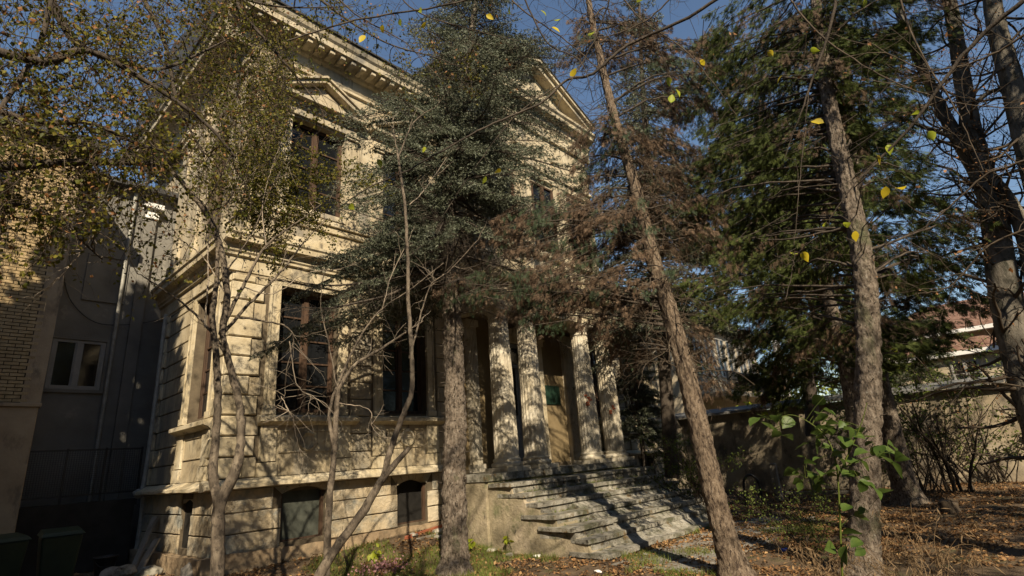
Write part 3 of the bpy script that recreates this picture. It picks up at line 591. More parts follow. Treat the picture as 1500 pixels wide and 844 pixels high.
for ci, (cx, cy) in enumerate(cols):
    prof_ = []
    for i in range(30):
        t = i/29; r_ = 0.335-0.055*t**1.6; prof_.append((r_, 1.72+(5.5-1.72)*t, 0.065 if t > 0.02 else 0.02))
    V, F = lathe(cx, cy, prof_)
    V = [tuple(Vector(v)+noise.noise_vector(Vector(v)*3)*0.010) for v in V]
    c_ = mk('column', V, F, m_column, V_)
    s = MB(); s.box(cx-0.44, cx+0.44, cy-0.44, cy+0.40, 1.381, 1.50); b_ = s.build('column_base', m_column, c_); rough(b_, 0.12, 0.014)
    V, F = lathe(cx, cy, [(0.40, 1.50, 0), (0.43, 1.54, 0), (0.42, 1.60, 0), (0.37, 1.62, 0), (0.36, 1.65, 0), (0.385, 1.68, 0), (0.36, 1.71, 0), (0.32, 1.73, 0)], 40); mk('base_torus', V, F, m_column, c_, smooth=True)
    V, F = lathe(cx, cy, [(0.27, 5.48, 0), (0.30, 5.50, 0), (0.30, 5.53, 0), (0.28, 5.55, 0), (0.28, 5.62, 0), (0.36, 5.72, 0), (0.36, 5.75, 0)], 40); mk('capital', V, F, m_column, c_, smooth=True)
    s = MB(); s.box(cx-0.37, cx+0.37, cy-0.37, cy+0.37, 5.75, 5.84); s.build('abacus', m_column, c_, bevel=0.008)
for cx, cy, z, n_ in ((10.72, -1.27, 3.15, 5), (12.08, -1.27, 2.9, 4)):      # bricks bared in the column plaster
    for i in range(n_):
        t = R(-125+random.uniform(-14, 14)); z_ = z+i*0.075
        x, y = cx+0.295*math.cos(t), cy+0.295*math.sin(t); s = MB(); s.box(x-0.09, x+0.07, y-0.02, y+0.06, z_, z_+0.06); s.build('brick', m_brick_red, V_, bevel=0.008)
en = [(-0.85, 5.845), (-1.66, 5.845), (-1.66, 6.05), (-1.69, 6.06), (-1.69, 6.22), (-1.72, 6.26), (-1.66, 6.28), (-1.66, 6.55), (-1.75, 6.60), (-1.95, 6.68), (-1.98, 6.80), (-2.02, 6.84), (-2.02, 6.90), (-1.6, 6.98), (-0.85, 6.98)]
prof_front(en, 6.3, 12.6, 'entablature', m_trim, 0.006)
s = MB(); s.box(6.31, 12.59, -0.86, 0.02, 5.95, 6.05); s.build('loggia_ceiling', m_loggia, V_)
for a in (6.3, 12.3):
    s = MB(); s.box(a, a+0.3, -0.86, 0.0, 5.845, 6.98); s.build('entablature_return', m_trim, V_)
s = MB(); s.box(6.2, 12.65, -1.62, -1.32, 6.985, 7.35); s.build('parapet', m_plaster_up, V_, bevel=0.02)
# stairs: a thing of steps standing before the podium
st = thing('entrance_stairs', 'wide cracked stone stairs rising to the fluted columns', 'stairs', (8.9, -3.4, -0.3))
LX = [5.50, 5.54, 5.60, 5.62, 5.56, 5.52, 5.60, 5.54]; RX = [12.62, 12.5, 12.35, 12.35, 12.25, 12.1, 11.8, 10.9]
YK = [-1.74, -2.52, -2.85, -3.25, -3.75, -4.22, -4.55, -5.0]
for k in range(1, 8):
    z = 1.38-0.232*k; y1 = YK[k-1]+0.55 if k > 1 else -1.72
    lx, rx = LX[k], RX[k]; cuts = [lx]+[lx+(rx-lx)*(q+random.uniform(-.12, .12))/4 for q in (1, 2, 3)]+[rx]
    for c_ in range(4):
        a, b = cuts[c_]+0.004, cuts[c_+1]-0.004; dz = random.uniform(-0.012, 0.012); dy = random.uniform(-0.015, 0.015); s = MB(); a2 = a+(0.12 if c_ == 0 else 0)
        s.prism([(a2, YK[k]+0.05+dy), (b, YK[k]+0.05+dy), (b, y1), (a2, y1)], 2, z-0.235, z-0.085+dz)
        lip = [(a, YK[k]+0.03+dy), (a+0.25, YK[k]+dy), (b, YK[k]+dy), (b, y1), (a+(random.uniform(0.0, 0.08) if c_ == 0 else 0), y1)]
        s.prism(lip, 2, z-0.083+dz, z+dz)
        o = s.build('step', m_step, st); rough(o, 0.12, 0.009, 3.0)
pl_ = [(-1.66, -0.8), (-1.66, 1.2)]
for k in range(1, 8):
    z = 1.38-0.232*k-0.085; pl_ += [((-1.72 if k == 1 else YK[k-1])+0.02, z+0.0), (YK[k]+0.09, z)]
pl_ += [(YK[7]+0.12, -0.8)]
s = MB(); s.prism(pl_, 0, 5.64, 6.4)
rough(fixn(s.build('cheek_wall', m_cheek, st)), 0.2, 0.022, 1.4)
s = MB(); s.prism([(-1.66, -0.8), (-1.66, 1.10), (-3.3, 0.55), (-4.9, -0.3), (-4.9, -0.8)], 0, 6.9, 12.0); fixn(s.build('stair_core', m_step, st))
# downpipe on the villa corner by the alley
tb = TB(); tb.tube(smooth_path([(-0.10, 4.30, 0.05), (-0.10, 4.30, 1.45), (-0.30, 4.30, 1.62), (-0.12, 4.3, 1.85), (-0.11, 4.28, 6.0)], 6), 0.055, 12)
o = tb.build('downpipe', m_pipe); tag(o, 'old zinc downpipe running down the alley end of the villa', 'downpipe')

# ================================================================== NEIGHBOURS ON THE LEFT
bb = thing('brick_building', 'yellow brick building with a beige base at the left edge', 'building', (-4.5, 5.0, 0))
BRX, BRY = -2.37, 3.9
s = MB(); s.box(-9, BRX-0.33, BRY, 13, 3.55, 9.9); s.build('wall', m_mortar, bb)
s = MB(); s.box(-9, BRX-0.02, BRY-0.06, 13, -0.5, 3.5); s.build('base_wall', m_beige, bb, bevel=0.02)
s = MB(); s.box(-9, BRX+0.02, BRY-0.10, 13, 3.5, 3.58); s.build('base_capping', m_beige, bb, bevel=0.01)
s = MB(); s.box(BRX-0.33, BRX, BRY-0.02, 13, 3.58, 9.9); rough(s.build('corner_strip', m_beige, bb), 0.5, 0.01)
s = MB(); s.box(-9.3, BRX+0.25, BRY-0.3, 13, 9.9, 10.1); s.build('roof', m_roofdark, bb)
bm_ = MB(); bm_.box(0, 0.235, -0.022, 0.0, 0, 0.062); bme = mesh_np('brick', bm_.V, bm_.F); bme.materials.append(m_ybrick)
nb = 0; z = 3.60; row = 0; rest = MB()
bw = (-5.05, -3.62, 5.4, 9.0)                       # the dark window of the brick building
while z < 9.8:
    x = BRX-0.34-0.25*(1 if row % 2 else 0.5)-0.0
    first = True
    while x > -7.0:
        if not (bw[2] < z+0.03 < bw[3] and x+0.235 > bw[0] and x < bw[1]):
            dy = random.uniform(-0.004, 0.004)
            d_ = math.hypot(x-CAM[0], BRY-CAM[1])
            if nb < 300 and x > -3.75 and z < 8.6:
                o = bpy.data.objects.new('brick', bme); o.location = (x, BRY+dy, z+random.uniform(-.002, .002)); link(o, bb); nb += 1
            elif x > -5.5: rest.box(x, x+0.235, BRY-0.022+dy, BRY, z, z+0.062)
        x -= 0.25
    z += 0.078; row += 1
rest.build('remaining_bricks', m_ybrick, bb, kind='stuff')
window('F', bw[0], bw[1], bw[2], bw[3], 3, depth=BRY-0.03, parent=bb, mt_frame=m_wood)
gb = thing('grey_building', 'shaded grey rendered building closing the alley', 'building', (-0.5, 8, 0))
GY = 6.0
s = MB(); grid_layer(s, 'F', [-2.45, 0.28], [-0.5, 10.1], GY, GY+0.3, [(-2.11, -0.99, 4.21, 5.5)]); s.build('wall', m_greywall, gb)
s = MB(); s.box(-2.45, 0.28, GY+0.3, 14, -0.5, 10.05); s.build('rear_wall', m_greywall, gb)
window('F', -2.11, -0.99, 4.21, 5.5, 1, mt_frame=m_upvc, depth=GY+0.06, parent=gb)
s = MB(); s.box(-2.2, -0.9, GY, GY-0.06, 4.12, 4.2); s.box(-2.2, -2.12, GY, GY-0.03, 4.2, 5.58); s.box(-0.98, -0.9, GY, GY-0.03, 4.2, 5.58); s.box(-2.12, -0.98, GY, GY-0.03, 5.5, 5.58); s.build('window_surround', m_greywall, gb, bevel=0.005)
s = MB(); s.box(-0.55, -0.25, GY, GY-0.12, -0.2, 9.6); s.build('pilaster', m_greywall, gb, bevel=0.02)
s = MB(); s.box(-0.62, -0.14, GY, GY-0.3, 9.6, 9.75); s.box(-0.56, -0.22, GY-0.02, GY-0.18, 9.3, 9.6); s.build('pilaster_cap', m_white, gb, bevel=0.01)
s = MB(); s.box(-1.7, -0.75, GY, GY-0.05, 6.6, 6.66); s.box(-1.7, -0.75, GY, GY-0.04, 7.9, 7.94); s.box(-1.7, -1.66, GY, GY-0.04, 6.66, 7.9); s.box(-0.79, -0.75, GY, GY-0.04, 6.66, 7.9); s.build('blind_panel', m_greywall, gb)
s = MB(); s.box(-2.6, 0.4, GY-0.35, 14, 10.1, 10.25); s.build('roof', m_roofdark, gb)
tb = TB()
tb.tube(np.array([(-0.86, GY-0.09, z) for z in np.linspace(-0.2, 10.0, 10)]), 0.05, 10); tb.build('downpipe', m_pipe, gb)
# a slack cable on the grey wall
tb = TB(); tb.tube(smooth_path([(-2.2, GY-0.05, 7.3), (-1.9, GY-0.06, 6.5), (-1.3, GY-0.07, 6.0), (-0.5, GY-0.1, 6.05), (0.2, GY-0.05, 6.3)], 6), 0.014, 5); tag(tb.build('cable', m_iron), 'slack black cable looped across the grey alley wall', 'cable')
# dark alley: railing, low wall, bins
al = thing('mesh_railing', 'black mesh railing across the alley below the grey window', 'railing', (-1.0, 5.3, 1.0))
s = MB(); RY = 5.0
s.box(-2.35, -0.06, RY-0.02, RY+0.02, 2.62, 2.66); s.box(-2.35, -0.06, RY-0.02, RY+0.02, 1.60, 1.64); s.build('rail', m_iron, al)
for i in range(4): s = MB(); x = -2.33+i*0.75; s.box(x-0.02, x+0.02, RY-0.02, RY+0.02, 1.3, 2.68); s.build('post', m_iron, al)
s = MB()
for i in range(46): x = -2.3+i*0.048; s.box(x-0.004, x+0.004, RY-0.004, RY+0.004, 1.64, 2.62)
for i in range(20): z = 1.66+i*0.048; s.box(-2.33, -0.08, RY+0.005, RY+0.012, z-0.003, z+0.003)
s.build('mesh_panel', m_iron, al)
s = MB(); s.box(-6.0, -0.3, 4.2-0.75, 5.4, -0.4, 1.3)
s = MB(); s.box(-6.0, -0.25, 4.35, 5.6, -0.4, 1.45); o = s.build('low_wall', mat('near_black_wall', [(0.02, 0.018, 0.015), (0.04, 0.036, 0.03)], 3, 0.9, 0.5, 12)); rough(o, 0.4, 0.02); tag(o, 'low near-black wall under the mesh railing in the alley', 'wall')  # wall coloured near black all over
def wheelie_bin(x, y, rz, label):
    t = thing('wheelie_bin', label, 'bin', (x, y, 0), 'bins in the dark alley')
    z0 = ground_z(x, y)
    def tr(V): c, s_ = math.cos(rz), math.sin(rz); return [(x+a*c-b*s_, y+a*s_+b*c, z0+z) for a, b, z in V]
    b, tp = 0.23, 0.30
    s = MB(); s.add(tr([(-b, -b, .06), (b, -b, .06), (b, b, .06), (-b, b, .06), (-tp, -tp, .95), (tp, -tp, .95), (tp, tp, .95), (-tp, tp, .95)]), [[0, 3, 2, 1], [4, 5, 6, 7], [0, 1, 5, 4], [1, 2, 6, 5], [2, 3, 7, 6], [3, 0, 4, 7]]); s.build('body', m_bin, t, bevel=0.03)
    s = MB(); e = 0.33; s.add(tr([(-e, -e, .95), (e, -e, .95), (e, e, .98), (-e, e, .98), (-e+.05, -e+.08, 1.02), (e-.05, -e+.08, 1.02), (e-.05, e, 1.07), (-e+.05, e, 1.07)]), [[0, 3, 2, 1], [4, 5, 6, 7], [0, 1, 5, 4], [1, 2, 6, 5], [2, 3, 7, 6], [3, 0, 4, 7]]); s.build('lid', m_bin, t, bevel=0.01)
    for sx in (-1, 1):
        P = [np.array(tr([(sx*0.24+dx, 0.24, 0.10)])[0]) for dx in (-0.03, 0.03)]; q = TB(); q.tube(P, [0.10, 0.10], 14); q.build('wheel', m_rubber, t)
        q = TB(); q.tube([np.array(tr([(sx*0.2+dx, 0.38, 0.97)])[0]) for dx in (-0.03, 0.03)], 0.018, 6); q.build('handle', m_bin, t)
wheelie_bin(-2.75, 2.0, 0.15, 'dark green wheelie bin nearest the left edge, by the brick building')
wheelie_bin(-1.92, 2.1, -0.05, 'dark green wheelie bin on the villa side of its twin')
# bucket, planks and rubble at the villa's corner
bx_, by_ = -0.95, 3.1
t = thing('bucket', 'battered dark bucket standing at the alley mouth', 'bucket', (bx_, by_, ground_z(bx_, by_)))
z0 = ground_z(bx_, by_); V, F = lathe(bx_, by_, [(0.16, z0, 0), (0.21, z0+0.34, 0), (0.225, z0+0.345, 0), (0.225, z0+0.37, 0), (0.20, z0+0.37, 0), (0.19, z0+0.30, 0), (0.001, z0+0.29, 0)], 24); mk('body', V, F, m_iron, t, smooth=True)
q = TB(); q.tube(smooth_path([(bx_-0.21, by_, z0+0.34), (bx_-0.12, by_-0.2, z0+0.2), (bx_+0.12, by_-0.2, z0+0.2), (bx_+0.21, by_, z0+0.34)], 5), 0.006, 5); q.build('handle', m_iron, t)
def plank(p0, p1, wd, th, label, m=m_woodgrey, cat='plank', grp=None):
    p0, p1 = np.array(p0, float), np.array(p1, float); d_ = unit(p1-p0); s_ = unit(np.cross(d_, [0.9, 0.35, 0.1])); u = np.cross(s_, d_)
    V = [p+s_*a*wd/2+u*b*th/2 for p in (p0, p1) for a, b in ((-1, -1), (1, -1), (1, 1), (-1, 1))]
    s = MB(); s.add(V, [[0, 1, 2, 3], [7, 6, 5, 4], [0, 4, 5, 1], [1, 5, 6, 2], [2, 6, 7, 3], [3, 7, 4, 0]]); o = fixn(s.build('plank', m)); rough(o, 0.2, 0.006); tag(o, label, cat, grp); return o
plank((-0.55, 2.7, 0.02), (-0.16, 3.0, 1.05), 0.17, 0.03, 'pale grey board leaning on the villa corner, tallest of two')
plank((-0.60, 2.2, 0.0), (-0.22, 2.45, 0.62), 0.20, 0.03, 'short grey board leaning low on the villa footing')
def stone(x, y, r, label, m=m_stone, sq=(1, 1, 0.7), name='stone', cat='stone', grp=None, zo=0):
    import bmesh
    b = bmesh.new(); bmesh.ops.create_icosphere(b, subdivisions=2, radius=r); sd_ = random.uniform(0, 50)
    for v in b.verts:
        v.co *= 1+0.35*noise.noise(v.co/r*1.2+Vector((sd_, 0, 0))); v.co = Vector((v.co.x*sq[0], v.co.y*sq[1], v.co.z*sq[2]))
    me = bpy.data.meshes.new(name); b.to_mesh(me); b.free(); me.materials.append(m)
    o = bpy.data.objects.new(name, me); o.location = (x, y, ground_z(x, y)+r*sq[2]*0.35+zo); o.rotation_euler = (0, 0, random.uniform(0, 6)); C.objects.link(o); return tag(o, label, cat, grp)
stone(-0.75, 2.3, 0.22, 'large grey lump of rubble beside the leaning boards', m_step); stone(-0.50, 1.75, 0.20, 'squared block of rubble lying below the villa footing', m_step, sq=(1.3, .8, .7))
stone(-0.25, 0.30, 0.16, 'pointed pale stone at the foot of the villa corner', sq=(.8, .8, 1.4)); stone(-0.9, 2.75, 0.2, 'small rounded stone between bucket and rubble')
for i, (x, y, r) in enumerate([(4.2, -0.55, .11), (4.9, -0.6, .13), (5.2, -1.2, .12), (4.65, -0.9, .09), (5.3, -2.0, .12), (5.25, -2.6, .10)]):
    stone(x, y, r, ['chunk of broken plaster at the left end of the rubble by the second basement window', 'biggest plaster chunk in front of the spruce by the villa wall', 'plaster chunk at the corner between villa wall and podium', 'smallest plaster chunk lying loose before the planks', 'flat plaster chunk at the middle of the podium foot', 'plaster chunk nearest the stairs below the cheek wall'][i], grp='plaster chunks below the podium', sq=(1.3, 1, .5))
plank((3.9, -0.65, 0.13), (5.2, -0.42, 0.22), 0.12, 0.03, 'reddish plank lying in the rubble under the second basement window', m_brick_red)
plank((4.1, -0.8, 0.08), (5.3, -0.72, 0.1), 0.09, 0.03, 'grey plank lying flat in front of the reddish one')

# ================================================================== RIGHT SIDE: GARDEN WALL, HOUSES
gw = thing('garden_wall', 'tall rendered garden wall with dark sloping coping', 'wall', (21, -5, 0))
GX = 21.0
s = MB(); s.box(GX, GX+0.4, -30, 1.5, -0.8, 2.95); rough(s.build('wall', m_gwall, gw), 0.8, 0.02)
s = MB(); s.box(GX-0.05, GX, -30, 1.5, -0.8, 0.6)
o = s.build('wall_base', m_gwall, gw)
y = 1.4; i = 0
while y > -29:
    L_ = 1.4+0.4*random.random(); s = MB(); s.prism([(GX-0.28, 2.95), (GX+1.0, 3.20), (GX+1.0, 3.30), (GX-0.28, 3.05)], 1, y-L_+0.02, y)
    # prism keeps (x, z) pairs across y
    fixn(rough(s.build('coping_slab', m_coping, gw), 0.5, 0.012)); y -= L_; i += 1
s = MB(); s.box(18.05, GX, 0.6, 0.95, -0.8, 3.1); o = s.build('side_wall', m_gwall); rough(o, 0.5, 0.02); tag(o, 'shaded wall joining the villa to the tall garden wall', 'wall')
def house(name, label, cat, x0, x1, y0, y1, z1, zr, wallm, roofm, ridge='y', wins=(), over=0.6, chim=None):
    t = thing(name, label, cat, ((x0+x1)/2, (y0+y1)/2, 0)); s = MB(); s.box(x0, x1, y0, y1, -0.6, z1); s.build('wall', wallm, t)
    s = MB(); s.box(x0-over, x1+over, y0-over, y1+over, z1+0.003, z1+0.22); s.build('eaves', m_bluegrey if name == 'balcony_house' else m_white, t)
    s = MB(); a, b, c, d_ = x0-over, x1+over, y0-over, y1+over; mx_ = (a+b)/2; my = (c+d_)/2; hip = 0.3*(d_-c if ridge == 'y' else b-a)
    rv = [(mx_, c+hip, zr), (mx_, d_-hip, zr)] if ridge == 'y' else [(a+hip, my, zr), (b-hip, my, zr)]
    z_ = z1+0.23; V = [(a, c, z_), (b, c, z_), (b, d_, z_), (a, d_, z_)]+rv
    F = [[0, 1, 4], [1, 2, 5, 4], [2, 3, 5], [3, 0, 4, 5], [3, 2, 1, 0]] if ridge == 'y' else [[0, 1, 5, 4], [1, 2, 5], [2, 3, 4, 5], [3, 0, 4], [3, 2, 1, 0]]
    s.add(V, F); fixn(s.build('roof', roofm, t))
    if chim: s = MB(); s.box(chim[0], chim[0]+0.6, chim[1], chim[1]+0.6, z1, chim[2]); s.build('chimney', wallm, t)
    for side, u0, u1, za, zb in wins:
        if side == 'F': window('F', u0, u1, za, zb, 2, mt_frame=m_upvc, depth=y0-0.02, parent=t)
        else: window('S', u0, u1, za, zb, 2, mt_frame=m_upvc, depth=x0-0.02, parent=t)
    return t
bh_ = house('balcony_house', 'pale house with blue grey eaves and iron balcony beyond the villa', 'house', 24.5, 36.5, 1.5, 9, 8.6, 11.5, m_farwall, m_rooftile, 'x',
            [('F', 26+i*1.7, 27.3+i*1.7, 5.6, 8.1) for i in range(6)], chim=(27, 3, 12.0))
s = MB(); s.box(26, 36.8, -0.2, 1.5, 4.2, 4.45); s.build('balcony_slab', m_farwall, bh_)
s = MB()
for i in range(72): x = 26.05+i*0.15; s.box(x-0.015, x+0.015, -0.17, -0.13, 4.5, 5.5)
s.box(26, 36.8, -0.19, -0.11, 5.5, 5.55); s.build('balcony_railing', m_iron, bh_)
s = MB(); s.box(36.5, 36.9, -0.2, 0.2, -0.5, 8.6); s.build('corner_post', m_white, bh_)
house('tiled_house', 'house with red tiled roof and white eaves behind the garden wall', 'house', 36, 48, -16, -5.5, 6.7, 9.6, m_farwall, m_rooftile, 'y',
      [('S', -11.2, -9.9, 4.0, 5.8), ('S', -8.4, -7.2, 4.0, 5.8), ('S', -14, -12.8, 4.0, 5.8)])
hp = house('porch_annexe', 'low annexe with red tiled roof in front of the tiled house', 'annexe', 33.0, 35.2, -12.6, -7.0, 5.2, 6.2, m_farwall, m_rooftile, 'y', [('S', -10.6, -9.4, 3.6, 4.9)], over=0.4)
house('brown_building', 'dark brown building with pale eave at the right edge', 'building', 30, 40, -30, -15.8, 8.8, 11.5, m_brownwall, m_rooftile, 'y', [('S', -18.5, -17.2, 5.5, 7.6)])

# ================================================================== TREES
def trunk(name_root, label, cat, pts, radii, m, k=14, bump=0.12, extra=None, group=None, n=10):
    fine = k >= 18; P = smooth_path(pts, 44 if fine else n); r = np.interp(np.linspace(0, 1, len(P)), np.linspace(0, 1, len(radii)), radii); r = r*(1+0.55*np.exp(-np.maximum(P[:, 2]+0.35, 0)/0.22)*(P[0, 2] > -1.5))
    t = thing(name_root, label, cat, P[0], group); tb = TB(); tb.tube(P, r, 44 if fine else k, bump, fine=fine)
    if extra: extra(tb)
    tb.build('trunk', m, t); return t, P, r
def px(pts, D): return [at(a, b, (D if len(q) == 0 else q[0])) for a, b, *q in pts]
# ---- spruce builder
def needles(axes, per, L, W, m, name, parent, kind=None, ang=0.9):
    """axes: list of (p0, p1). Needle triangles set round each shoot"""
    A = np.array([a[0] for a in axes]); B = np.array([a[1] for a in axes]); n = len(A)*per
    idx = np.repeat(np.arange(len(A)), per); t = rng.uniform(0.0, 1.0, n)[:, None]
    P = A[idx]*(1-t)+B[idx]*t; T = B[idx]-A[idx]; T /= np.linalg.norm(T, axis=1)[:, None]+1e-9
    S = np.cross(T, rng.normal(0, 1, (n, 3))); S /= np.linalg.norm(S, axis=1)[:, None]+1e-9
    D = T*0.75+S*ang; D /= np.linalg.norm(D, axis=1)[:, None]; X = np.cross(D, rng.normal(0, 1, (n, 3))); X /= np.linalg.norm(X, axis=1)[:, None]+1e-9
    l = (L*rng.uniform(0.7, 1.2, n))[:, None]
    V = np.stack([P-X*W/2, P+X*W/2, P+D*l], 1).reshape(-1, 3)
    return mk(name, V, np.arange(3*n).reshape(-1, 3), m, parent, kind)
def bough(tb, axes, deadt, pts, dirs, n, L, lat, isdead, sp=0.10):
    nlat = int(L/lat*1.0); 
    for q in range(nlat):
        t = 0.18+0.8*q/max(nlat, 1); k_ = min(int(t*n), n-1); base = pts[k_]*(1-(t*n-k_))+pts[min(k_+1, n)]*(t*n-k_)
        for sg in (-1, 1):
            sdv = unit(np.cross(dirs[k_], [0, 0, 1]))*sg; ll = (1-t*0.75)*L*0.30*rng.uniform(0.6, 1.2)+0.08
            dd = unit(dirs[k_]*0.8+sdv*0.9+np.array([0, 0, rng.uniform(-0.35, 0.1)])); e = base+dd*ll; tb.tube(np.array([base, e]), [0.005, 0.002], 3)
            if isdead:
                deadt.append((e, dd))
                for _ in range(2):
                    a_ = base+dd*ll*rng.uniform(.2, 1); hd = unit(dd*0.3+rng.normal(0, 0.35, 3)+np.array([0, 0, -1.0])); tb.tube(np.array([a_, a_+hd*0.12, a_+hd*0.3+rng.normal(0, .03, 3)]), [0.003, 0.002, 0.001], 3)
                continue
            m1 = base+dd*ll*0.25; axes.append((m1, e))
            ns = int(ll/sp)
            for s_ in range(ns):
                a_ = base+dd*ll*(0.25+0.7*(s_+0.5)/max(ns, 1)); side2 = unit(np.cross(dd, [0, 0, 1]))*(1 if s_ % 2 else -1)
                d2 = unit(dd*0.8+side2*0.8+rng.normal(0, 0.2, 3)+np.array([0, 0, -0.15])); axes.append((a_, a_+d2*rng.uniform(0.08, 0.17)))

def conifer(root, P, r, z0, z1, Rfun, m_nd, m_br, whorl=0.34, nb=(5, 7), per=26, skip=None, nl=0.05, nw=0.009, lat=0.13, dead=None, azf=None, sp=0.10, extra=()):
    tb = TB(); axes = []; deadt = []
    z = z0
    zz = P[:, 2]
    while z < z1:
        i = int(np.argmin(abs(zz-z))); c = P[i]; Rb = Rfun(z)
        for b in range(rng.integers(nb[0], nb[1]+1)):
            az = rng.uniform(0, 2*math.pi); L = Rb*rng.uniform(0.48, 1.22)
            if azf: L *= azf(az, z)
            if skip and skip(az, z): L *= 0.75
            n = max(4, int(L/0.16)); dv = np.array([math.cos(az), math.sin(az), rng.uniform(-0.15, 0.25)]); p = c.copy(); pts = [p]; dirs = []
            for k_ in range(n):
                t = k_/n; dv = unit(dv+np.array([0, 0, -0.09+0.16*t])+rng.normal(0, 0.05, 3)); p = p+dv*L/n; pts.append(p); dirs.append(dv)
            pts = np.array(pts); tb.tube(pts, np.linspace(0.010+0.009*L, 0.004, len(pts)), 4)
            isdead = dead(az, z) if dead else False
            bough(tb, axes, deadt, pts, dirs, n, L, lat, isdead, sp)
            if not isdead: axes.append((pts[n//2], pts[-1]))
        z += whorl*rng.uniform(0.75, 1.25)
    for (a_, b_, d_, zs) in extra:                  # single boughs reaching to a given place
        e = at(a_, b_, d_); c = P[int(np.argmin(abs(zz-zs)))]; L = np.linalg.norm(e-c); n = max(5, int(L/0.16))
        pts = smooth_path([c, c*0.6+e*0.4+[0, 0, 0.22], e], n//2+1); n = len(pts)-1; dirs = [unit(pts[k_+1]-pts[k_]) for k_ in range(n)]
        tb.tube(pts, np.linspace(0.012+0.009*L, 0.004, len(pts)), 4); bough(tb, axes, deadt, pts, dirs, n, L*1.15, lat*0.85, False, sp); axes.append((pts[n//2], pts[-1]))
    tb.build('branches', m_br, root, smooth=False)
    if axes: needles(axes, per, nl, nw, m_nd, 'crown', root)
    return axes, deadt
import time as _t
_t0 = _t.time()
# centre spruce
c1 = at(665, 842, 11.7); D1 = 11.7
sp, P, r = trunk('spruce', 'tall blue spruce in front of the portico with bare lower trunk', 'tree', px([(664, 880), (666, 800), (665, 700), (667, 600), (663, 480), (660, 400), (656, 300), (668, 180), (690, 60), (700, -60), (710, -330)], D1), [0.27, 0.25, 0.235, 0.22, 0.21, 0.19, 0.17, 0.13, 0.09, 0.05, 0.01], m_bark, 18, 0.16, n=14)
right_dir = np.arctan2(CR[1], CR[0]); 
def az_rel(az): return (az-right_dir+math.pi) % (2*math.pi)-math.pi       # 0 = picture right
def sp_R(z): return float(np.interp(z, [5.2, 6.0, 7.5, 9, 10.5, 12, 13.3, 14.6], [2.4, 2.7, 2.9, 2.85, 2.5, 2.1, 1.7, 1.3]))
conifer(sp, P, r, 5.5, 15.4, sp_R, m_needle, m_bark_dark, whorl=0.25, nb=(5, 8), per=10, nl=0.056, nw=0.021, lat=0.15, sp=0.105, extra=[(432, 432, 10.2, 6.6), (470, 448, 10.0, 6.2), (455, 395, 10.6, 6.9), (500, 385, 10.2, 6.8), (520, 420, 10.4, 6.0), (500, 300, 10.8, 7.6), (520, 245, 11, 8.3), (545, 330, 9.8, 7.2), (600, 375, 9.7, 6.6), (640, 345, 9.5, 6.9), (560, 290, 9.9, 7.7), (545, 140, 11.2, 9.6), (560, 195, 10.6, 8.9), (620, 240, 9.7, 8.2), (700, 270, 9.6, 7.9), (770, 290, 10.0, 7.6), (740, 190, 10.0, 9.0), (800, 220, 10.4, 8.6), (855, 270, 10.9, 8.2), (840, 210, 11.4, 9.0), (770, 110, 10.9, 10.2), (760, 60, 11.2, 10.9), (700, 130, 10.4, 10.0), (620, 110, 10.6, 10.2), (730, 350, 10.0, 7.0), (655, 190, 9.9, 9.2)], azf=lambda a, z: (1.38 if abs(az_rel(a)) > 2.1 and z < 6.9 else 1.0)*(1+0.25*math.sin(a*3+z*1.9)),
        dead=lambda a, z: (z < 7.4 and abs(az_rel(a)) < 1.9) or (z < 6.0 and abs(az_rel(a)) < 2.5))
# stubs on its bare trunk
tb = TB()
for i in range(90):
    z = rng.uniform(0.6, 5.6); j = int(np.argmin(abs(P[:, 2]-z))); a = rng.uniform(0, 6.28); d_ = np.array([math.cos(a), math.sin(a), rng.uniform(-.3, .4)])
    L_ = rng.uniform(0.03, 0.14) if z < 4.6 else rng.uniform(.2, .7); tb.tube(np.array([P[j]+d_*r[j]*0.8, P[j]+d_*(r[j]+L_*0.5), P[j]+d_*(r[j]+L_)+[0, 0, -0.04*L_]]), [0.014, 0.008, 0.003], 4)
tb.build('dead_stubs', m_bark_dark, sp, kind='stuff')
# second blue spruce behind, right of the pediment
sp2, P, r = trunk('spruce', 'blue spruce behind the leaning trunk, right of the pediment', 'tree', px([(985, 700), (975, 560), (965, 420), (955, 300), (945, 180), (938, 60), (935, -60)], 19), [0.24, 0.22, 0.2, 0.16, 0.12, 0.07, 0.02], m_bark_dark, 12, 0.1)
conifer(sp2, P, r, 6.0, 21, lambda z: max(0.3, 3.4*(1-(z-6)/17)), m_needle, m_bark_dark, whorl=0.42, nb=(6, 8), per=9, nl=0.10, nw=0.032, lat=0.22, sp=0.16)
print('spruces', _t.time()-_t0)
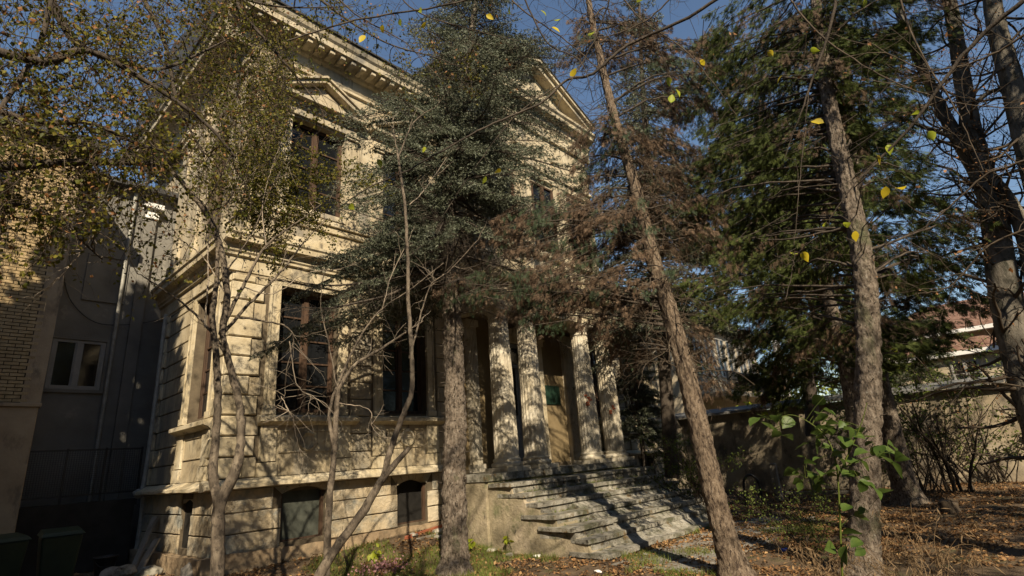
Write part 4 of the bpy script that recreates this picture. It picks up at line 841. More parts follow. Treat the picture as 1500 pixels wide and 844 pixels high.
# ---- scale-leaved conifers (sprays)
def sprays(centers, dirs, size, m, name, parent, kind=None, nbl=6, width=0.16, fine=True):
    """flat fans of small blades"""
    n = len(centers); Cc = np.asarray(centers, float); T = np.asarray(dirs, float); T /= np.linalg.norm(T, axis=1)[:, None]+1e-9
    N = np.cross(T, rng.normal(0, 1, (n, 3))); N /= np.linalg.norm(N, axis=1)[:, None]+1e-9; S = np.cross(T, N)
    sz = size*rng.uniform(0.6, 1.3, n); Vs = []; 
    for j in range(nbl):
        f = (j/(nbl-1)); sg = 1 if j % 2 else -1; th = sg*(0.9-0.55*f)*rng.uniform(0.8, 1.2, n); base = Cc+T*(sz*f*0.6)[:, None]
        D = T*np.cos(th)[:, None]+S*np.sin(th)[:, None]; L = sz*(0.62-0.25*f); Wd = sz*width
        X = np.cross(N, D); mid = base+D*(L*0.5)[:, None]+N*(rng.normal(0, 0.06, n)*sz)[:, None]
        if fine: Vs.append(np.stack([base+X*(Wd/2)[:, None], base+D*L[:, None], base+D*(L*0.12)[:, None]-X*(Wd/2)[:, None]], 1))
        else: Vs.append(np.stack([base, mid+X*(Wd/2)[:, None], base+D*L[:, None], mid-X*(Wd/2)[:, None]], 1))
    V = np.stack(Vs, 1).reshape(-1, 3)
    return mk(name, V, np.arange(len(V)).reshape(-1, 3 if fine else 4), m, parent, kind)
def cloud(blobs, n, shell=0.5):
    """points in ellipsoids: (px,py,D, rx(along picture right), rz, ry(depth))"""
    vol = np.array([b[3]*b[4]*b[5] for b in blobs])**0.8; vol /= vol.sum(); out = []; ctr = []
    rgt = np.array([_rt[0], _rt[1], 0]); fw = unit([_f[0], _f[1], 0])
    for b, v in zip(blobs, vol):
        m_ = int(n*v); c = at(b[0], b[1], b[2]); u = rand_dirs(m_)*(rng.uniform(0, 1, m_)**(1/3*(1-shell*0.6)))[:, None]
        out.append(c+rgt[None, :]*(u[:, 0]*b[3])[:, None]+fw[None, :]*(u[:, 1]*b[5])[:, None]+np.array([0, 0, 1])[None, :]*(u[:, 2]*b[4])[:, None]); ctr.append(np.repeat(c[None, :], m_, 0))
    return np.concatenate(out), np.concatenate(ctr)
def limb_to(tb, P, r, tgt, r0=0.03, k=5, sag=0.15):
    """a limb from the nearest sensible trunk point out to tgt"""
    want = tgt[2]-0.25*np.linalg.norm(tgt[:2]-P[:, :2].mean(0)); j = int(np.argmin(abs(P[:, 2]-want))); a = P[j]; mid = (a+tgt)/2+rng.normal(0, 0.12, 3)+[0, 0, sag]
    Q = smooth_path([a, mid, tgt], 6, 0.01); tb.tube(Q, np.linspace(r0, 0.006, len(Q)), k); return Q
def foliage_tree(root, P, r, blobs, n, size, m, mbr, nlimb=60, dead_frac=0.0, m_d=None, down=(0, 0, -0.5), nbl=14, width=0.075, mix=0, m_mix=None):
    if mix: dead_frac, m_d = mix, m_mix
    pts, ctr = cloud(blobs, n); axis = P[np.argmin(abs(P[:, 2][None, :]-pts[:, 2][:, None]), axis=1)]
    outw = pts-axis; outw[:, 2] *= 0.3; outw /= np.linalg.norm(outw, axis=1)[:, None]+1e-9
    d_ = outw+rng.normal(0, 0.45, pts.shape)+np.array(down)
    # sprays hang along boughs that reach outwards, so that layers, fringes and gaps appear
    K = max(40, n//42); seeds = pts[rng.integers(0, len(pts), K)]; sc = size/0.13
    ax = P[np.argmin(abs(P[:, 2][None, :]-seeds[:, 2][:, None]), axis=1)]; bd = seeds-ax; bd[:, 2] = 0; bd /= np.linalg.norm(bd, axis=1)[:, None]+1e-9
    bd = bd+rng.normal(0, 0.35, (K, 3))*[1, 1, 0.25]+[0, 0, -0.28]; bd /= np.linalg.norm(bd, axis=1)[:, None]; bl_ = rng.uniform(0.35, 0.95, K)*sc
    near = rng.integers(0, K, n); t_ = rng.uniform(-0.5, 0.5, n); sd_ = np.cross(bd, [0, 0, 1.0])
    pts = seeds[near]+bd[near]*(t_*bl_[near])[:, None]+sd_[near]*(rng.normal(0, 0.11, n)*sc*(0.65-t_*0.7))[:, None]+np.array([0, 0, -1.0])[None, :]*(rng.exponential(0.07, n)*sc)[:, None]
    d_ = bd[near]*0.8+sd_[near]*rng.normal(0, 0.5, n)[:, None]+rng.normal(0, 0.2, (n, 3))+np.array(down)
    isd = rng.uniform(0, 1, K) < dead_frac; dm = isd[near]
    sprays(pts[~dm], d_[~dm], size, m, 'crown', root, nbl=nbl, width=width)
    if dm.any(): sprays(pts[dm], d_[dm]*0.4+np.array([0, 0, -0.8]), size*0.9, m_d, 'dead_foliage', root, nbl=nbl, width=width*0.8)
    tb = TB()
    for s_ in seeds[:nlimb]: limb_to(tb, P, r, s_, 0.028)
    for s_, b_, l_ in zip(seeds, bd, bl_): tb.tube(np.array([s_-b_*l_*0.9, s_, s_+b_*l_*0.5]), [0.009, 0.007, 0.003], 3)
    tb.build('branches', mbr, root, smooth=False); return seeds
# leaning trunk, reddish, with dead brown foliage
lt, P, r = trunk('leaning_conifer', 'leaning conifer with reddish trunk and dead brown foliage beside the stairs', 'tree', px([(1090, 885), (1078, 842), (1050, 740), (1018, 600), (985, 470), (958, 385), (935, 290), (905, 190), (880, 90), (862, 0), (850, -100)], 10.2), [0.21, 0.195, 0.18, 0.165, 0.15, 0.135, 0.112, 0.09, 0.072, 0.06, 0.045], m_bark_red, 18, 0.10, n=14)
foliage_tree(lt, P, r, [(760, 330, 10.6, 0.7, 0.7, 0.5), (820, 410, 10.3, 0.9, 0.65, 0.6), (880, 330, 10.3, 0.7, 0.7, 0.6), (905, 430, 10.2, 0.7, 0.5, 0.6), (870, 230, 10.6, 0.5, 0.8, 0.5), (980, 250, 11, 0.8, 1.2, 0.6), (1010, 330, 11, 0.8, 0.7, 0.6), (1000, 120, 11, 0.8, 1.0, 0.7), (1020, 520, 10.9, 0.4, 0.8, 0.4), (925, 500, 11.2, 0.5, 0.5, 0.4), (700, 420, 11.0, 0.7, 0.35, 0.5), (780, 440, 10.6, 0.8, 0.35, 0.5), (930, 330, 10.6, 0.8, 0.9, 0.5), (900, 60, 10.8, 0.5, 0.7, 0.5), (800, 465, 10.3, 0.5, 0.25, 0.4), (865, 475, 10.3, 0.5, 0.3, 0.4), (925, 320, 9.7, 0.35, 0.6, 0.25), (955, 400, 9.8, 0.35, 0.5, 0.25), (895, 200, 9.9, 0.35, 0.6, 0.3), (950, 70, 10.6, 0.6, 0.8, 0.5), (850, 60, 10.4, 0.5, 0.5, 0.5), (800, 340, 10.2, 0.7, 0.7, 0.4), (850, 300, 10.4, 0.6, 0.7, 0.4), (800, 410, 10.0, 0.8, 0.45, 0.4)], 29000, 0.12, m_dead, m_bark_dark, 110, down=(0, 0, -1.1), nbl=7, width=0.11, mix=0.30, m_mix=m_needle2)
tb = TB()
for j in range(150, len(P), 4):
    for _ in range(3): grow(tb, P[j], unit(rng.normal(0, 1, 3)*[1, 1, 0.5]), rng.uniform(0.6, 1.7), 0.010, 2, 0.12, 0.18, -0.01, (2, 4))
tb.build('bare_twigs', m_twigdark, lt, smooth=False)
# pale green spray low beside the columns
lg, P_, r_ = trunk('young_spruce', 'young spruce with pale green boughs right of the last column', 'tree', [(13.7, -1.4, -0.4), (13.7, -1.4, 2), (13.75, -1.4, 4), (13.7, -1.4, 6.2)], [0.09, 0.08, 0.05, 0.02], m_bark_dark, 8, 0.05)
conifer(lg, P_, r_, 2.2, 6.0, lambda z: max(.3, 1.7*(1-(z-2.2)/5)), m_needle, m_bark_dark, whorl=0.26, per=10, nl=0.08, nw=0.022)
# big conifer at the right
et, P, r = trunk('old_conifer', 'old conifer with straight scaly trunk in the right foreground', 'tree', px([(1261, 885), (1263, 840), (1268, 700), (1272, 560), (1270, 450), (1262, 370), (1243, 280), (1225, 200), (1208, 110), (1195, 0), (1185, -120)], 10.3), [0.225, 0.21, 0.19, 0.18, 0.168, 0.155, 0.14, 0.125, 0.105, 0.09, 0.07], m_bark, 18, 0.16, n=14)
tb = TB()
for i in range(70):
    z = rng.uniform(0.5, 6.5); j = int(np.argmin(abs(P[:, 2]-z))); a = rng.uniform(0, 6.28); d_ = np.array([math.cos(a), math.sin(a), rng.uniform(0, .4)])
    L_ = rng.uniform(0.03, 0.12) if z < 4 else rng.uniform(.2, 1.0); tb.tube(np.array([P[j]+d_*r[j]*0.8, P[j]+d_*(r[j]+L_*0.5), P[j]+d_*(r[j]+L_)]), [0.012, 0.008, 0.003], 4)
tb.build('dead_stubs', m_bark_dark, et, kind='stuff')
foliage_tree(et, P, r, [(1090, 60, 11, 1.0, 1.0, 0.9), (1180, 90, 10.8, 1.0, 1.2, 0.9), (1080, 200, 11, 0.9, 0.9, 0.8), (1180, 230, 11, 1.2, 1.0, 0.9), (1275, 130, 11, 0.8, 1.0, 0.7), (1320, 260, 11, 0.5, 0.4, 0.5), (1110, 330, 11.2, 1.0, 0.8, 0.7), (1200, 380, 11.4, 1.0, 0.7, 0.7), (1290, 20, 11, 1.3, 0.8, 0.8), (1130, 430, 11.4, 0.8, 0.4, 0.6), (1330, 380, 11.5, 0.6, 0.5, 0.5), (1040, 300, 11.2, 0.6, 0.9, 0.6), (1230, 480, 11.6, 0.7, 0.3, 0.5), (1060, 440, 11.4, 0.6, 0.5, 0.5), (1390, 330, 11.6, 0.5, 0.3, 0.4), (1205, 80, 9.7, 0.6, 0.5, 0.3), (1225, 170, 9.8, 0.35, 0.3, 0.2)], 27000, 0.125, m_thuja, m_bark_dark, 130, 0.22, m_dead, down=(0, 0, -0.6), nbl=9, width=0.10)
# conifers further back that thicken the mass
ft, P, r = trunk('back_conifer', 'conifer with leaning lower trunk standing before the garden wall', 'tree', px([(1335, 745), (1322, 700), (1300, 610), (1285, 540), (1272, 440), (1262, 330), (1250, 200), (1240, 60)], 19.5), [0.36, 0.32, 0.27, 0.24, 0.2, 0.16, 0.1, 0.05], m_bark, 14, 0.12)
foliage_tree(ft, P, r, [(1180, 330, 18, 2.2, 1.8, 1.5), (1300, 330, 18, 1.8, 1.8, 1.5), (1100, 400, 17, 1.6, 1.4, 1.2), (1330, 440, 18.5, 1.5, 1.0, 1.2), (1190, 470, 18, 1.8, 0.7, 1.2), (1110, 250, 18, 1.8, 2.0, 1.2), (1050, 130, 18, 1.6, 2.5, 1.2), (1220, 130, 18, 2.6, 2.6, 1.2), (1370, 400, 19, 1.4, 0.7, 1), (1130, 560, 18, 1.0, 0.6, 0.8), (1000, 420, 17.5, 0.8, 1.0, 0.8), (1370, 470, 19, 1.2, 0.6, .8)], 19000, 0.25, m_thuja, m_bark_dark, 90, 0.15, m_dead, down=(0, 0, -0.5), nbl=9, width=0.11)
bt, P, r = trunk('crossing_conifer', 'thin conifer trunk crossing behind the old conifer', 'tree', px([(1262, 750), (1258, 690), (1250, 600), (1236, 520), (1215, 440), (1200, 350)], 17), [0.24, 0.22, 0.2, 0.18, 0.16, 0.12], m_bark, 12, 0.1)
foliage_tree(bt, P, r, [(1215, 500, 17.5, 1.3, 0.5, 0.8), (1130, 500, 17, 1.0, 0.8, 0.8), (1290, 500, 17, 1.1, 0.8, 0.8)], 4200, 0.2, m_thuja, m_bark_dark, 30, 0.1, m_dead)
wt, P, r = trunk('street_conifer', 'dark conifer behind the garden wall, left of the crossing trunk', 'tree', px([(1192, 640), (1188, 590), (1178, 530), (1165, 470), (1150, 380)], 25), [0.28, 0.26, 0.24, 0.2, 0.14], m_bark_dark, 12, 0.1)
foliage_tree(wt, P, r, [(1130, 440, 25, 3.0, 2.0, 1.5), (1200, 420, 25, 2.5, 2.0, 1.5), (1160, 540, 25, 1.4, 0.7, 1), (1250, 520, 27, 3.0, 1.6, 1.5), (1080, 300, 26, 3.5, 3.5, 1.5), (1200, 250, 26, 4, 3.5, 1.5)], 8000, 0.42, m_thuja, m_bark_dark, 40)
# blue-green low conifer before the wall by the third trunk
bg_, P, r = trunk('blue_conifer', 'blue green conifer low behind the wall between the two right trunks', 'tree', px([(1345, 640), (1345, 540), (1350, 470)], 27), [0.12, 0.1, 0.05], m_bark_dark, 8, 0.05)
conifer(bg_, P, r, 2.5, 6.5, lambda z: 1.6*(1-(z-2.5)/6), m_needle, m_bark_dark, whorl=0.4, per=10, nl=0.1, nw=0.02, lat=0.25)
print('conifers', _t.time()-_t0)
# ---- big bare deciduous tree at the right
def limbs(root, spec, m, k=12, bump=0.08, name='limb'):
    for pts, rr, D in spec:
        P = smooth_path(px(pts, D), 10); r = np.interp(np.linspace(0, 1, len(P)), np.linspace(0, 1, len(rr)), rr); tb = TB(); tb.tube(P, r, k, bump); tb.build(name, m, root); yield P, r
big = thing('bare_tree', 'big bare deciduous tree with forked grey limbs at the right edge', 'tree', at(1530, 760, 12))
spec = [([(1560, 760), (1530, 640), (1500, 540), (1474, 440), (1462, 360), (1452, 290), (1440, 250)], [0.40, 0.36, 0.33, 0.30, 0.27, 0.25, 0.2], 12),
        ([(1452, 300), (1430, 215), (1412, 130), (1400, 50), (1385, -30), (1375, -110)], [0.22, 0.20, 0.18, 0.16, 0.14, 0.11], 12),
        ([(1530, 300), (1502, 200), (1482, 120), (1460, 40), (1448, -40)], [0.26, 0.23, 0.21, 0.19, 0.15], 11.5),
        ([(1455, 310), (1425, 240), (1395, 190), (1360, 120), (1325, 40), (1300, -30)], [0.2, 0.18, 0.15, 0.12, 0.10, 0.07], 12.2),
        ([(1520, 420), (1500, 340), (1470, 280), (1440, 250)], [0.2, 0.17, 0.12, 0.08], 12),
        ([(1445, 260), (1400, 205), (1350, 185), (1290, 160)], [0.09, 0.07, 0.05, 0.03], 12), ([(1420, 160), (1450, 135), (1485, 130), (1520, 120)], [0.06, 0.05, 0.04, 0.03], 12)]
tips = []; tb = TB()
spec = [(a, [q*0.74 for q in b], c) for a, b, c in spec]
for P, r in limbs(big, spec, m_bark_beech):
    for i in range(8, len(P), 3):
        for _ in range(2): grow(tb, P[i], unit(rng.normal(0, 1, 3)+[0, 0, 0.5]), rng.uniform(0.7, 1.7), r[i]*0.14+0.006, 2, 0.12, 0.16, 0.03, (2, 4), tips)
tb.build('twigs', m_twigdark, big, smooth=False)
leaves_on(tips, 0.35, 0.045, 0.03, m_orange, 'remaining_leaves', big)
# ---- upper left small-leaved tree (trunk outside the frame to the left)
bl = thing('small_leaved_tree', 'small leaved autumn tree with drooping twigs filling the upper left', 'tree', (-8.2, -5.2, 0))
tips = []; tb = TB(); tr_ = TB(); tr_.tube(smooth_path([(-8.3, -5.0, -0.4), (-8.2, -4.9, 2.0), (-8.0, -4.6, 4.2), (-7.6, -4.2, 6.5), (-7.2, -4.0, 9.0), (-7, -3.6, 12)], 8), np.linspace(0.26, 0.08, 41), 14, 0.1); tr_.build('trunk', m_bark_dark, bl)
spec = [([(-60, 250), (60, 240), (150, 238), (240, 240)], [0.06, 0.045, 0.035, 0.025], 6.5), ([(-60, 60), (60, 90), (130, 75), (215, 120), (300, 180), (345, 230)], [0.05, 0.04, 0.035, 0.025, 0.02, 0.012], 6),
        ([(60, -30), (110, 60), (180, 90), (240, 100), (330, 60)], [0.045, 0.04, 0.03, 0.02, 0.01], 6.5), ([(190, -40), (240, 60), (260, 150), (300, 230)], [0.03, 0.025, 0.02, 0.01], 7), ([(-40, 150), (60, 180), (130, 180), (200, 210), (250, 225)], [0.03, 0.025, 0.02, 0.016, 0.01], 6),
        ([(330, -60), (350, 10), (390, 60), (440, 120), (470, 160)], [0.035, 0.03, 0.022, 0.014, 0.006], 7), ([(80, -40), (60, 60), (0, 160), (-60, 230)], [0.03, 0.025, 0.02, 0.015], 6), ([(-60, 330), (20, 300), (90, 330), (150, 380)], [0.03, 0.022, 0.016, 0.008], 6.5),
        ([(430, -50), (470, 0), (560, 60), (640, 85), (700, 110)], [0.025, 0.02, 0.012, 0.008, 0.004], 7), ([(240, -40), (330, -10), (410, 10), (520, 10)], [0.03, 0.02, 0.012, 0.005], 6.5)]
for P, r in limbs(bl, spec, m_bark_dark, 8, 0.05):
    for i in range(4, len(P), 3):
        for _ in range(2): grow(tb, P[i], unit(rng.normal(0, 1, 3)), rng.uniform(0.4, 1.0), 0.007, 2, 0.08, 0.2, -0.03, (3, 4), tips, droop=0.12)
Pc, _c = cloud([(60, 60, 6.5, 1.0, 1.0, 0.8), (60, 200, 6.5, 1.0, 0.8, 0.8), (180, 160, 6.8, 0.8, 0.7, 0.7), (170, 40, 7, 0.9, 0.7, 0.7), (280, 60, 7.4, 0.8, 0.9, 0.7), (340, 130, 7.8, 0.6, 1.0, 0.5), (380, 40, 7.4, 0.7, 0.5, 0.5), (240, 320, 7, 0.6, 0.5, 0.5), (330, 240, 7.8, 0.5, 0.6, 0.4), (500, 15, 7, 0.7, 0.2, 0.4), (120, 260, 6.8, 0.9, 0.5, 0.6), (330, 20, 7.4, 0.8, 0.5, 0.5)], 600)
for p in Pc: grow(tb, p, rand_dirs(1, (0, 0, -0.5))[0], rng.uniform(0.4, 1.0), 0.005, 1, 0.07, 0.2, -0.05, (2, 4), tips, droop=0.15)
tb.build('twigs', m_twigdark, bl, smooth=False)
leaves_on(tips, 0.6, 0.05, 0.04, m_birch, 'crown', bl, bias=(0, 0, -0.6), spread=0.014)
leaves_on(tips, 0.06, 0.055, 0.04, m_orange, 'rusty_leaves', bl, bias=(0, 0, -0.7))
tb = TB(); tips = []; Ptr = smooth_path([(-8.3, -5.0, -0.4), (-8.2, -4.9, 2.0), (-8.0, -4.6, 4.2), (-7.6, -4.2, 6.5), (-7.2, -4.0, 9.0), (-7, -3.6, 12)], 8)
for i in range(46):
    j = rng.integers(14, 40); a = rng.uniform(0, 6.28)
    if math.cos(a)*0.5+math.sin(a)*0.3 > 0.45: continue
    grow(tb, Ptr[j], unit([math.cos(a), math.sin(a)*1.3, rng.uniform(-0.1, 0.6)]), rng.uniform(1.6, 3.0), 0.04, 2, 0.3, 0.12, 0.0, (4, 6), tips, 0.5, 0.7)
tb.build('boughs', m_bark_dark, bl, smooth=False); leaves_on(tips, 4.0, 0.13, 0.10, m_birch, 'added_shade_crown', bl, spread=0.2)  # unseen dense boughs and leaves, added to shade the alley
# hanging creeper on the villa's upper corner
cr = thing('creeper', 'withered creeper hanging over the upper villa corner', 'creeper', (0.1, -0.2, 7)); tb = TB(); tips = []
for i in range(190):
    x = rng.uniform(-0.25, 0.72) if i % 3 else rng.uniform(-0.7, -0.15); y = (-0.18-rng.uniform(0, 0.4)) if i % 3 else rng.uniform(-0.4, 1.8); z = rng.uniform(9.0, 12.9); L_ = rng.uniform(0.8, 3.0)
    Q = [np.array([x, y, z])]; 
    for k_ in range(12): Q.append(Q[-1]+np.array([rng.normal(0, .03), rng.normal(0, .02), -L_/12]))
    Q = np.array(Q); tb.tube(Q, 0.005, 3); tips += [(q, np.array([0, 0, -1.0])) for q in Q]
tb.build('stems', m_twigdark, cr, smooth=False); leaves_on(tips, 2.2, 0.07, 0.05, m_birch, 'leaves', cr, bias=(0, -0.3, -1.0), spread=0.07); leaves_on(tips, 1.3, 0.06, 0.04, m_dead, 'withered_leaves', cr, bias=(0, -0.3, -1.0), spread=0.06)
print('left tree', _t.time()-_t0)
# ---- saplings
def bare(root_name, label, spec, D, m=m_bark_sap, mt=m_twig, tw=0.5, grp=None, twn=3, cat='sapling', twL=(0.25, 0.6), base=None):
    t = thing(root_name, label, cat, base if base is not None else at(*spec[0][0][0][:2], spec[0][2] if len(spec[0]) > 2 else D), grp); tb = TB(); mains = []
    for i, s_ in enumerate(spec):
        pts, rr = s_[0], s_[1]; d_ = s_[2] if len(s_) > 2 else D
        Q = px(pts, d_); 
        if len(pts[0]) > 2: pass
        P = smooth_path(Q, 8); P[1:-1] += rng.normal(0, 0.004, P[1:-1].shape); r = 0.76*np.interp(np.linspace(0, 1, len(P)), np.linspace(0, 1, len(rr)), rr)
        q = TB(); q.tube(P, r, 12 if rr[0] > 0.03 else 6, 0.12 if rr[0] > 0.03 else 0); q.build('trunk' if i == 0 else 'stem' if rr[0] > 0.03 else 'branch', m if rr[0] > 0.015 else mt, t)
        if rr[-1] < 0.012:
            st_ = len(P)//3
            for j in range(st_, len(P)):
                if rng.uniform() < tw:
                    for _ in range(1): grow(tb, P[j], unit(rng.normal(0, 0.7, 3)+unit(P[-1]-P[0])*0.8+[0, 0, 0.2]), rng.uniform(*twL), 0.0045, 1, 0.06, 0.13, 0.0, (1, twn))
    if tb.V: tb.build('twigs', mt, t, smooth=False)
    return t
A1 = 8.0
bare('multi_stem_sapling', 'bare sapling with twisted stems in front of the villa corner', [
    ([(316, 900), (319, 800), (322, 740), (345, 690), (353, 640), (350, 590), (335, 530), (325, 485)], [0.115, 0.10, 0.09, 0.085, 0.07, 0.06, 0.055, 0.05]),
    ([(321, 745), (312, 690), (318, 620), (318, 540), (312, 480), (312, 440)], [0.08, 0.07, 0.06, 0.055, 0.05, 0.045]),
    ([(325, 490), (332, 430), (322, 360), (300, 310), (262, 262), (235, 235), (190, 200), (140, 195)], [0.06, 0.055, 0.055, 0.05, 0.04, 0.035, 0.028, 0.02]),
    ([(312, 450), (318, 400), (316, 340), (300, 300)], [0.05, 0.035, 0.022, 0.011]),
    ([(350, 600), (330, 520), (300, 475), (262, 440), (225, 415), (200, 400)], [0.035, 0.03, 0.022, 0.016, 0.011, 0.006]),
    ([(326, 480), (355, 420), (390, 360), (430, 330), (470, 300)], [0.035, 0.03, 0.022, 0.015, 0.008]),
    ([(326, 490), (365, 445), (410, 400), (450, 350), (480, 320)], [0.032, 0.026, 0.02, 0.012, 0.006]),
    ([(345, 465), (385, 470), (418, 478), (430, 498), (420, 540), (416, 580), (400, 600)], [0.02, 0.017, 0.014, 0.012, 0.009, 0.006, 0.004]),
    ([(424, 500), (434, 560), (455, 580), (472, 588)], [0.011, 0.009, 0.007, 0.004]),
    ([(412, 580), (422, 600), (430, 612)], [0.008, 0.006, 0.004]),
    ([(300, 480), (305, 400), (303, 300), (298, 200), (290, 120)], [0.014, 0.012, 0.010, 0.008, 0.004]),
    ([(300, 310), (330, 300), (350, 270), (380, 240)], [0.02, 0.015, 0.011, 0.006]), ([(330, 400), (370, 340), (400, 270), (430, 230)], [0.016, 0.012, 0.009, 0.005]),
    ([(190, 200), (120, 185), (50, 178), (-20, 165)], [0.02, 0.016, 0.014, 0.010]), ([(235, 262), (180, 280), (130, 310), (90, 350)], [0.011, 0.009, 0.006, 0.004]), ([(160, 290), (140, 340), (110, 380), (75, 420)], [0.008, 0.007, 0.006, 0.004]), ([(330, 430), (300, 380), (262, 350), (225, 340)], [0.014, 0.011, 0.008, 0.004]), ([(355, 420), (400, 430), (450, 400), (500, 395)], [0.013, 0.010, 0.007, 0.004]), ([(390, 360), (385, 300), (400, 240), (420, 190)], [0.012, 0.009, 0.006, 0.004])], A1, tw=0.42, twL=(0.25, 0.75), twn=3)
bare('leaning_sapling', 'sapling with leaning lower trunk and upright pale stem', [
    ([(440, 900), (480, 822), (530, 752), (562, 700), (600, 655)], [0.10, 0.09, 0.08, 0.07, 0.045]),
    ([(560, 705), (575, 650), (592, 605), (603, 572), (603, 520), (598, 440), (597, 370), (592, 290), (582, 225)], [0.06, 0.06, 0.055, 0.05, 0.045, 0.042, 0.038, 0.034, 0.026]),
    ([(584, 230), (606, 180), (640, 155)], [0.02, 0.014, 0.007]), ([(584, 230), (577, 195), (575, 170)], [0.018, 0.012, 0.006]),
    ([(600, 525), (612, 480), (630, 420), (660, 395), (705, 345)], [0.024, 0.02, 0.014, 0.010, 0.006]),
    ([(600, 300), (620, 280), (655, 230)], [0.014, 0.010, 0.006])], 8.6, tw=0.4)
bare('forked_sapling', 'slender forked sapling standing just behind the leaning one', [
    ([(478, 850), (482, 740), (488, 680), (492, 620), (495, 570)], [0.075, 0.068, 0.06, 0.055, 0.05]),
    ([(493, 575), (520, 535), (560, 510), (590, 490), (620, 470)], [0.04, 0.036, 0.03, 0.02, 0.011]),
    ([(488, 650), (483, 600), (505, 540), (530, 490), (560, 452), (600, 425), (650, 385)], [0.04, 0.032, 0.026, 0.02, 0.015, 0.011, 0.006]),
    ([(493, 570), (483, 510), (470, 450), (474, 400)], [0.018, 0.014, 0.010, 0.006]),
    ([(560, 452), (575, 400), (600, 350)], [0.012, 0.009, 0.005]), ([(495, 590), (540, 600), (545, 625), (560, 640), (590, 640)], [0.011, 0.009, 0.007, 0.006, 0.004])], 9.2, tw=0.45)
# overhead branches with yellow leaves close to the camera
def single_leaf(p, size, m, parent, d=None):
    n = 8; d = unit(d if d is not None else rng.normal(0, 1, 3)+[0, 0, -0.8]); s_ = unit(np.cross(d, (np.array([0.25, -0.45, 1.0])+rng.normal(0, 0.45, 3)) if m is m_green else rng.normal(0, 1, 3))); u = np.cross(s_, d); L = size; W_ = size*(0.85 if m is m_green else 0.68)
    prof_ = [(0, 0), (0.15, 0.33), (0.38, 0.5), (0.62, 0.42), (0.85, 0.18), (1.0, 0)]
    cv = rng.uniform(-0.35, 0.1); mid = [p+d*L*t+u*cv*L*t*t for t, _ in prof_]; fo = rng.uniform(0.1, 0.5); lf = [p+d*L*t+s_*W_*w_+u*(W_*w_*fo+cv*L*t*t+rng.normal(0, .02)*L) for t, w_ in prof_[1:-1]]; rt = [p+d*L*t-s_*W_*w_+u*(W_*w_*fo+cv*L*t*t+rng.normal(0, .02)*L) for t, w_ in prof_[1:-1]]
    V = mid+lf+rt; nm = 6; F = [[0, 1, nm], [0, nm+4, 1]]
    for i in range(3): F.append([i+1, i+2, nm+i+1, nm+i]); F.append([i+2, i+1, nm+4+i, nm+4+i+1])
    F += [[4, 5, nm+3], [5, 4, nm+7]]
    return mk('leaf', V, F, m, parent, smooth=True)
def overhead(label, spec, leaves, D, base):
    t = thing('overhanging_branch', label, 'branch', base, 'branches overhanging from above'); tb = TB(); allP = []
    for pts, rr in spec:
        P = smooth_path(px(pts, D), 8, 0.003); tb.tube(P, np.interp(np.linspace(0, 1, len(P)), np.linspace(0, 1, len(rr)), rr)*1.3, 6); allP.append(P)
        for j in range(3, len(P), 3):
            if rng.uniform() < 0.55: grow(tb, P[j], unit(rng.normal(0, 1, 3)), rng.uniform(0.15, 0.5), 0.003, 1, 0.05, 0.2, 0, (1, 3))
    AP = np.concatenate(allP)
    for a, b, kind in leaves:
        p = at(a, b, D); q = AP[np.argmin(((AP-p)**2).sum(1))]
        tb.tube(smooth_path([q, (q+p)/2+rng.normal(0, .02, 3), p], 4), 0.0032, 3); single_leaf(p, rng.uniform(0.085, 0.11), m_yellow if kind else m_yellowg, t)
    tb.build('twigs', m_bark_dark, t, smooth=False)
overhead('dark branch with yellow leaves arching across the spruce', [([(1080, -20), (1000, 30), (920, 66), (868, 108), (830, 118), (790, 152), (700, 192), (600, 248), (540, 275), (495, 305)], [0.014, 0.013, 0.012, 0.012, 0.010, 0.009, 0.008, 0.006, 0.005, 0.003]), ([(830, 118), (760, 165), (700, 240), (640, 330)], [0.005, 0.004, 0.003, 0.002])],
         [(732, 246, 1), (712, 258, 0), (553, 233, 0), (990, 130, 0), (985, 138, 0), (1032, 88, 1), (978, 113, 0), (620, 215, 0), (512, 300, 0)], 5.0, at(1080, -20, 5.0))
overhead('twig with scattered yellow leaves hanging at the upper right', [([(1230, -20), (1210, 60), (1185, 130), (1150, 230)], [0.012, 0.010, 0.007, 0.003]), ([(1500, 0), (1420, 70), (1330, 190), (1260, 260), (1215, 320)], [0.014, 0.012, 0.009, 0.005, 0.003]), ([(1150, 440), (1160, 400), (1165, 368)], [0.003, 0.003, 0.002]), ([(1185, 130), (1172, 260), (1163, 360)], [0.004, 0.003, 0.002])],
         [(1124, 75, 1), (1146, 110, 1), (1207, 180, 1), (1284, 228, 1), (1161, 373, 0), (1175, 369, 1), (1300, 212, 0), (1265, 12, 0), (1253, 338, 1), (1187, 72, 0), (1236, 330, 0), (1360, 192, 0), (1298, 273, 1), (1312, 275, 1), (1210, 325, 0), (1335, 168, 0)], 5.2, at(1230, -20, 5.2))
overhead('thin twigs with yellow leaves hanging above the villa eave', [([(420, 60), (520, 30), (640, 10), (760, -20)], [0.006, 0.007, 0.008, 0.010]), ([(760, -20), (800, 60), (850, 90), (870, 150)], [0.008, 0.006, 0.004, 0.003]), ([(900, -20), (870, 60), (830, 130), (815, 160)], [0.008, 0.006, 0.004, 0.003])],
         [(624, 33, 1), (487, 40, 1), (535, 52, 1), (560, 36, 1), (585, 28, 0), (712, 22, 1), (748, 22, 0), (800, 24, 0), (822, 28, 0), (808, 40, 1), (860, 50, 0), (932, 2, 0), (615, 12, 0), (835, 112, 1)], 4.8, at(760, -20, 4.8))
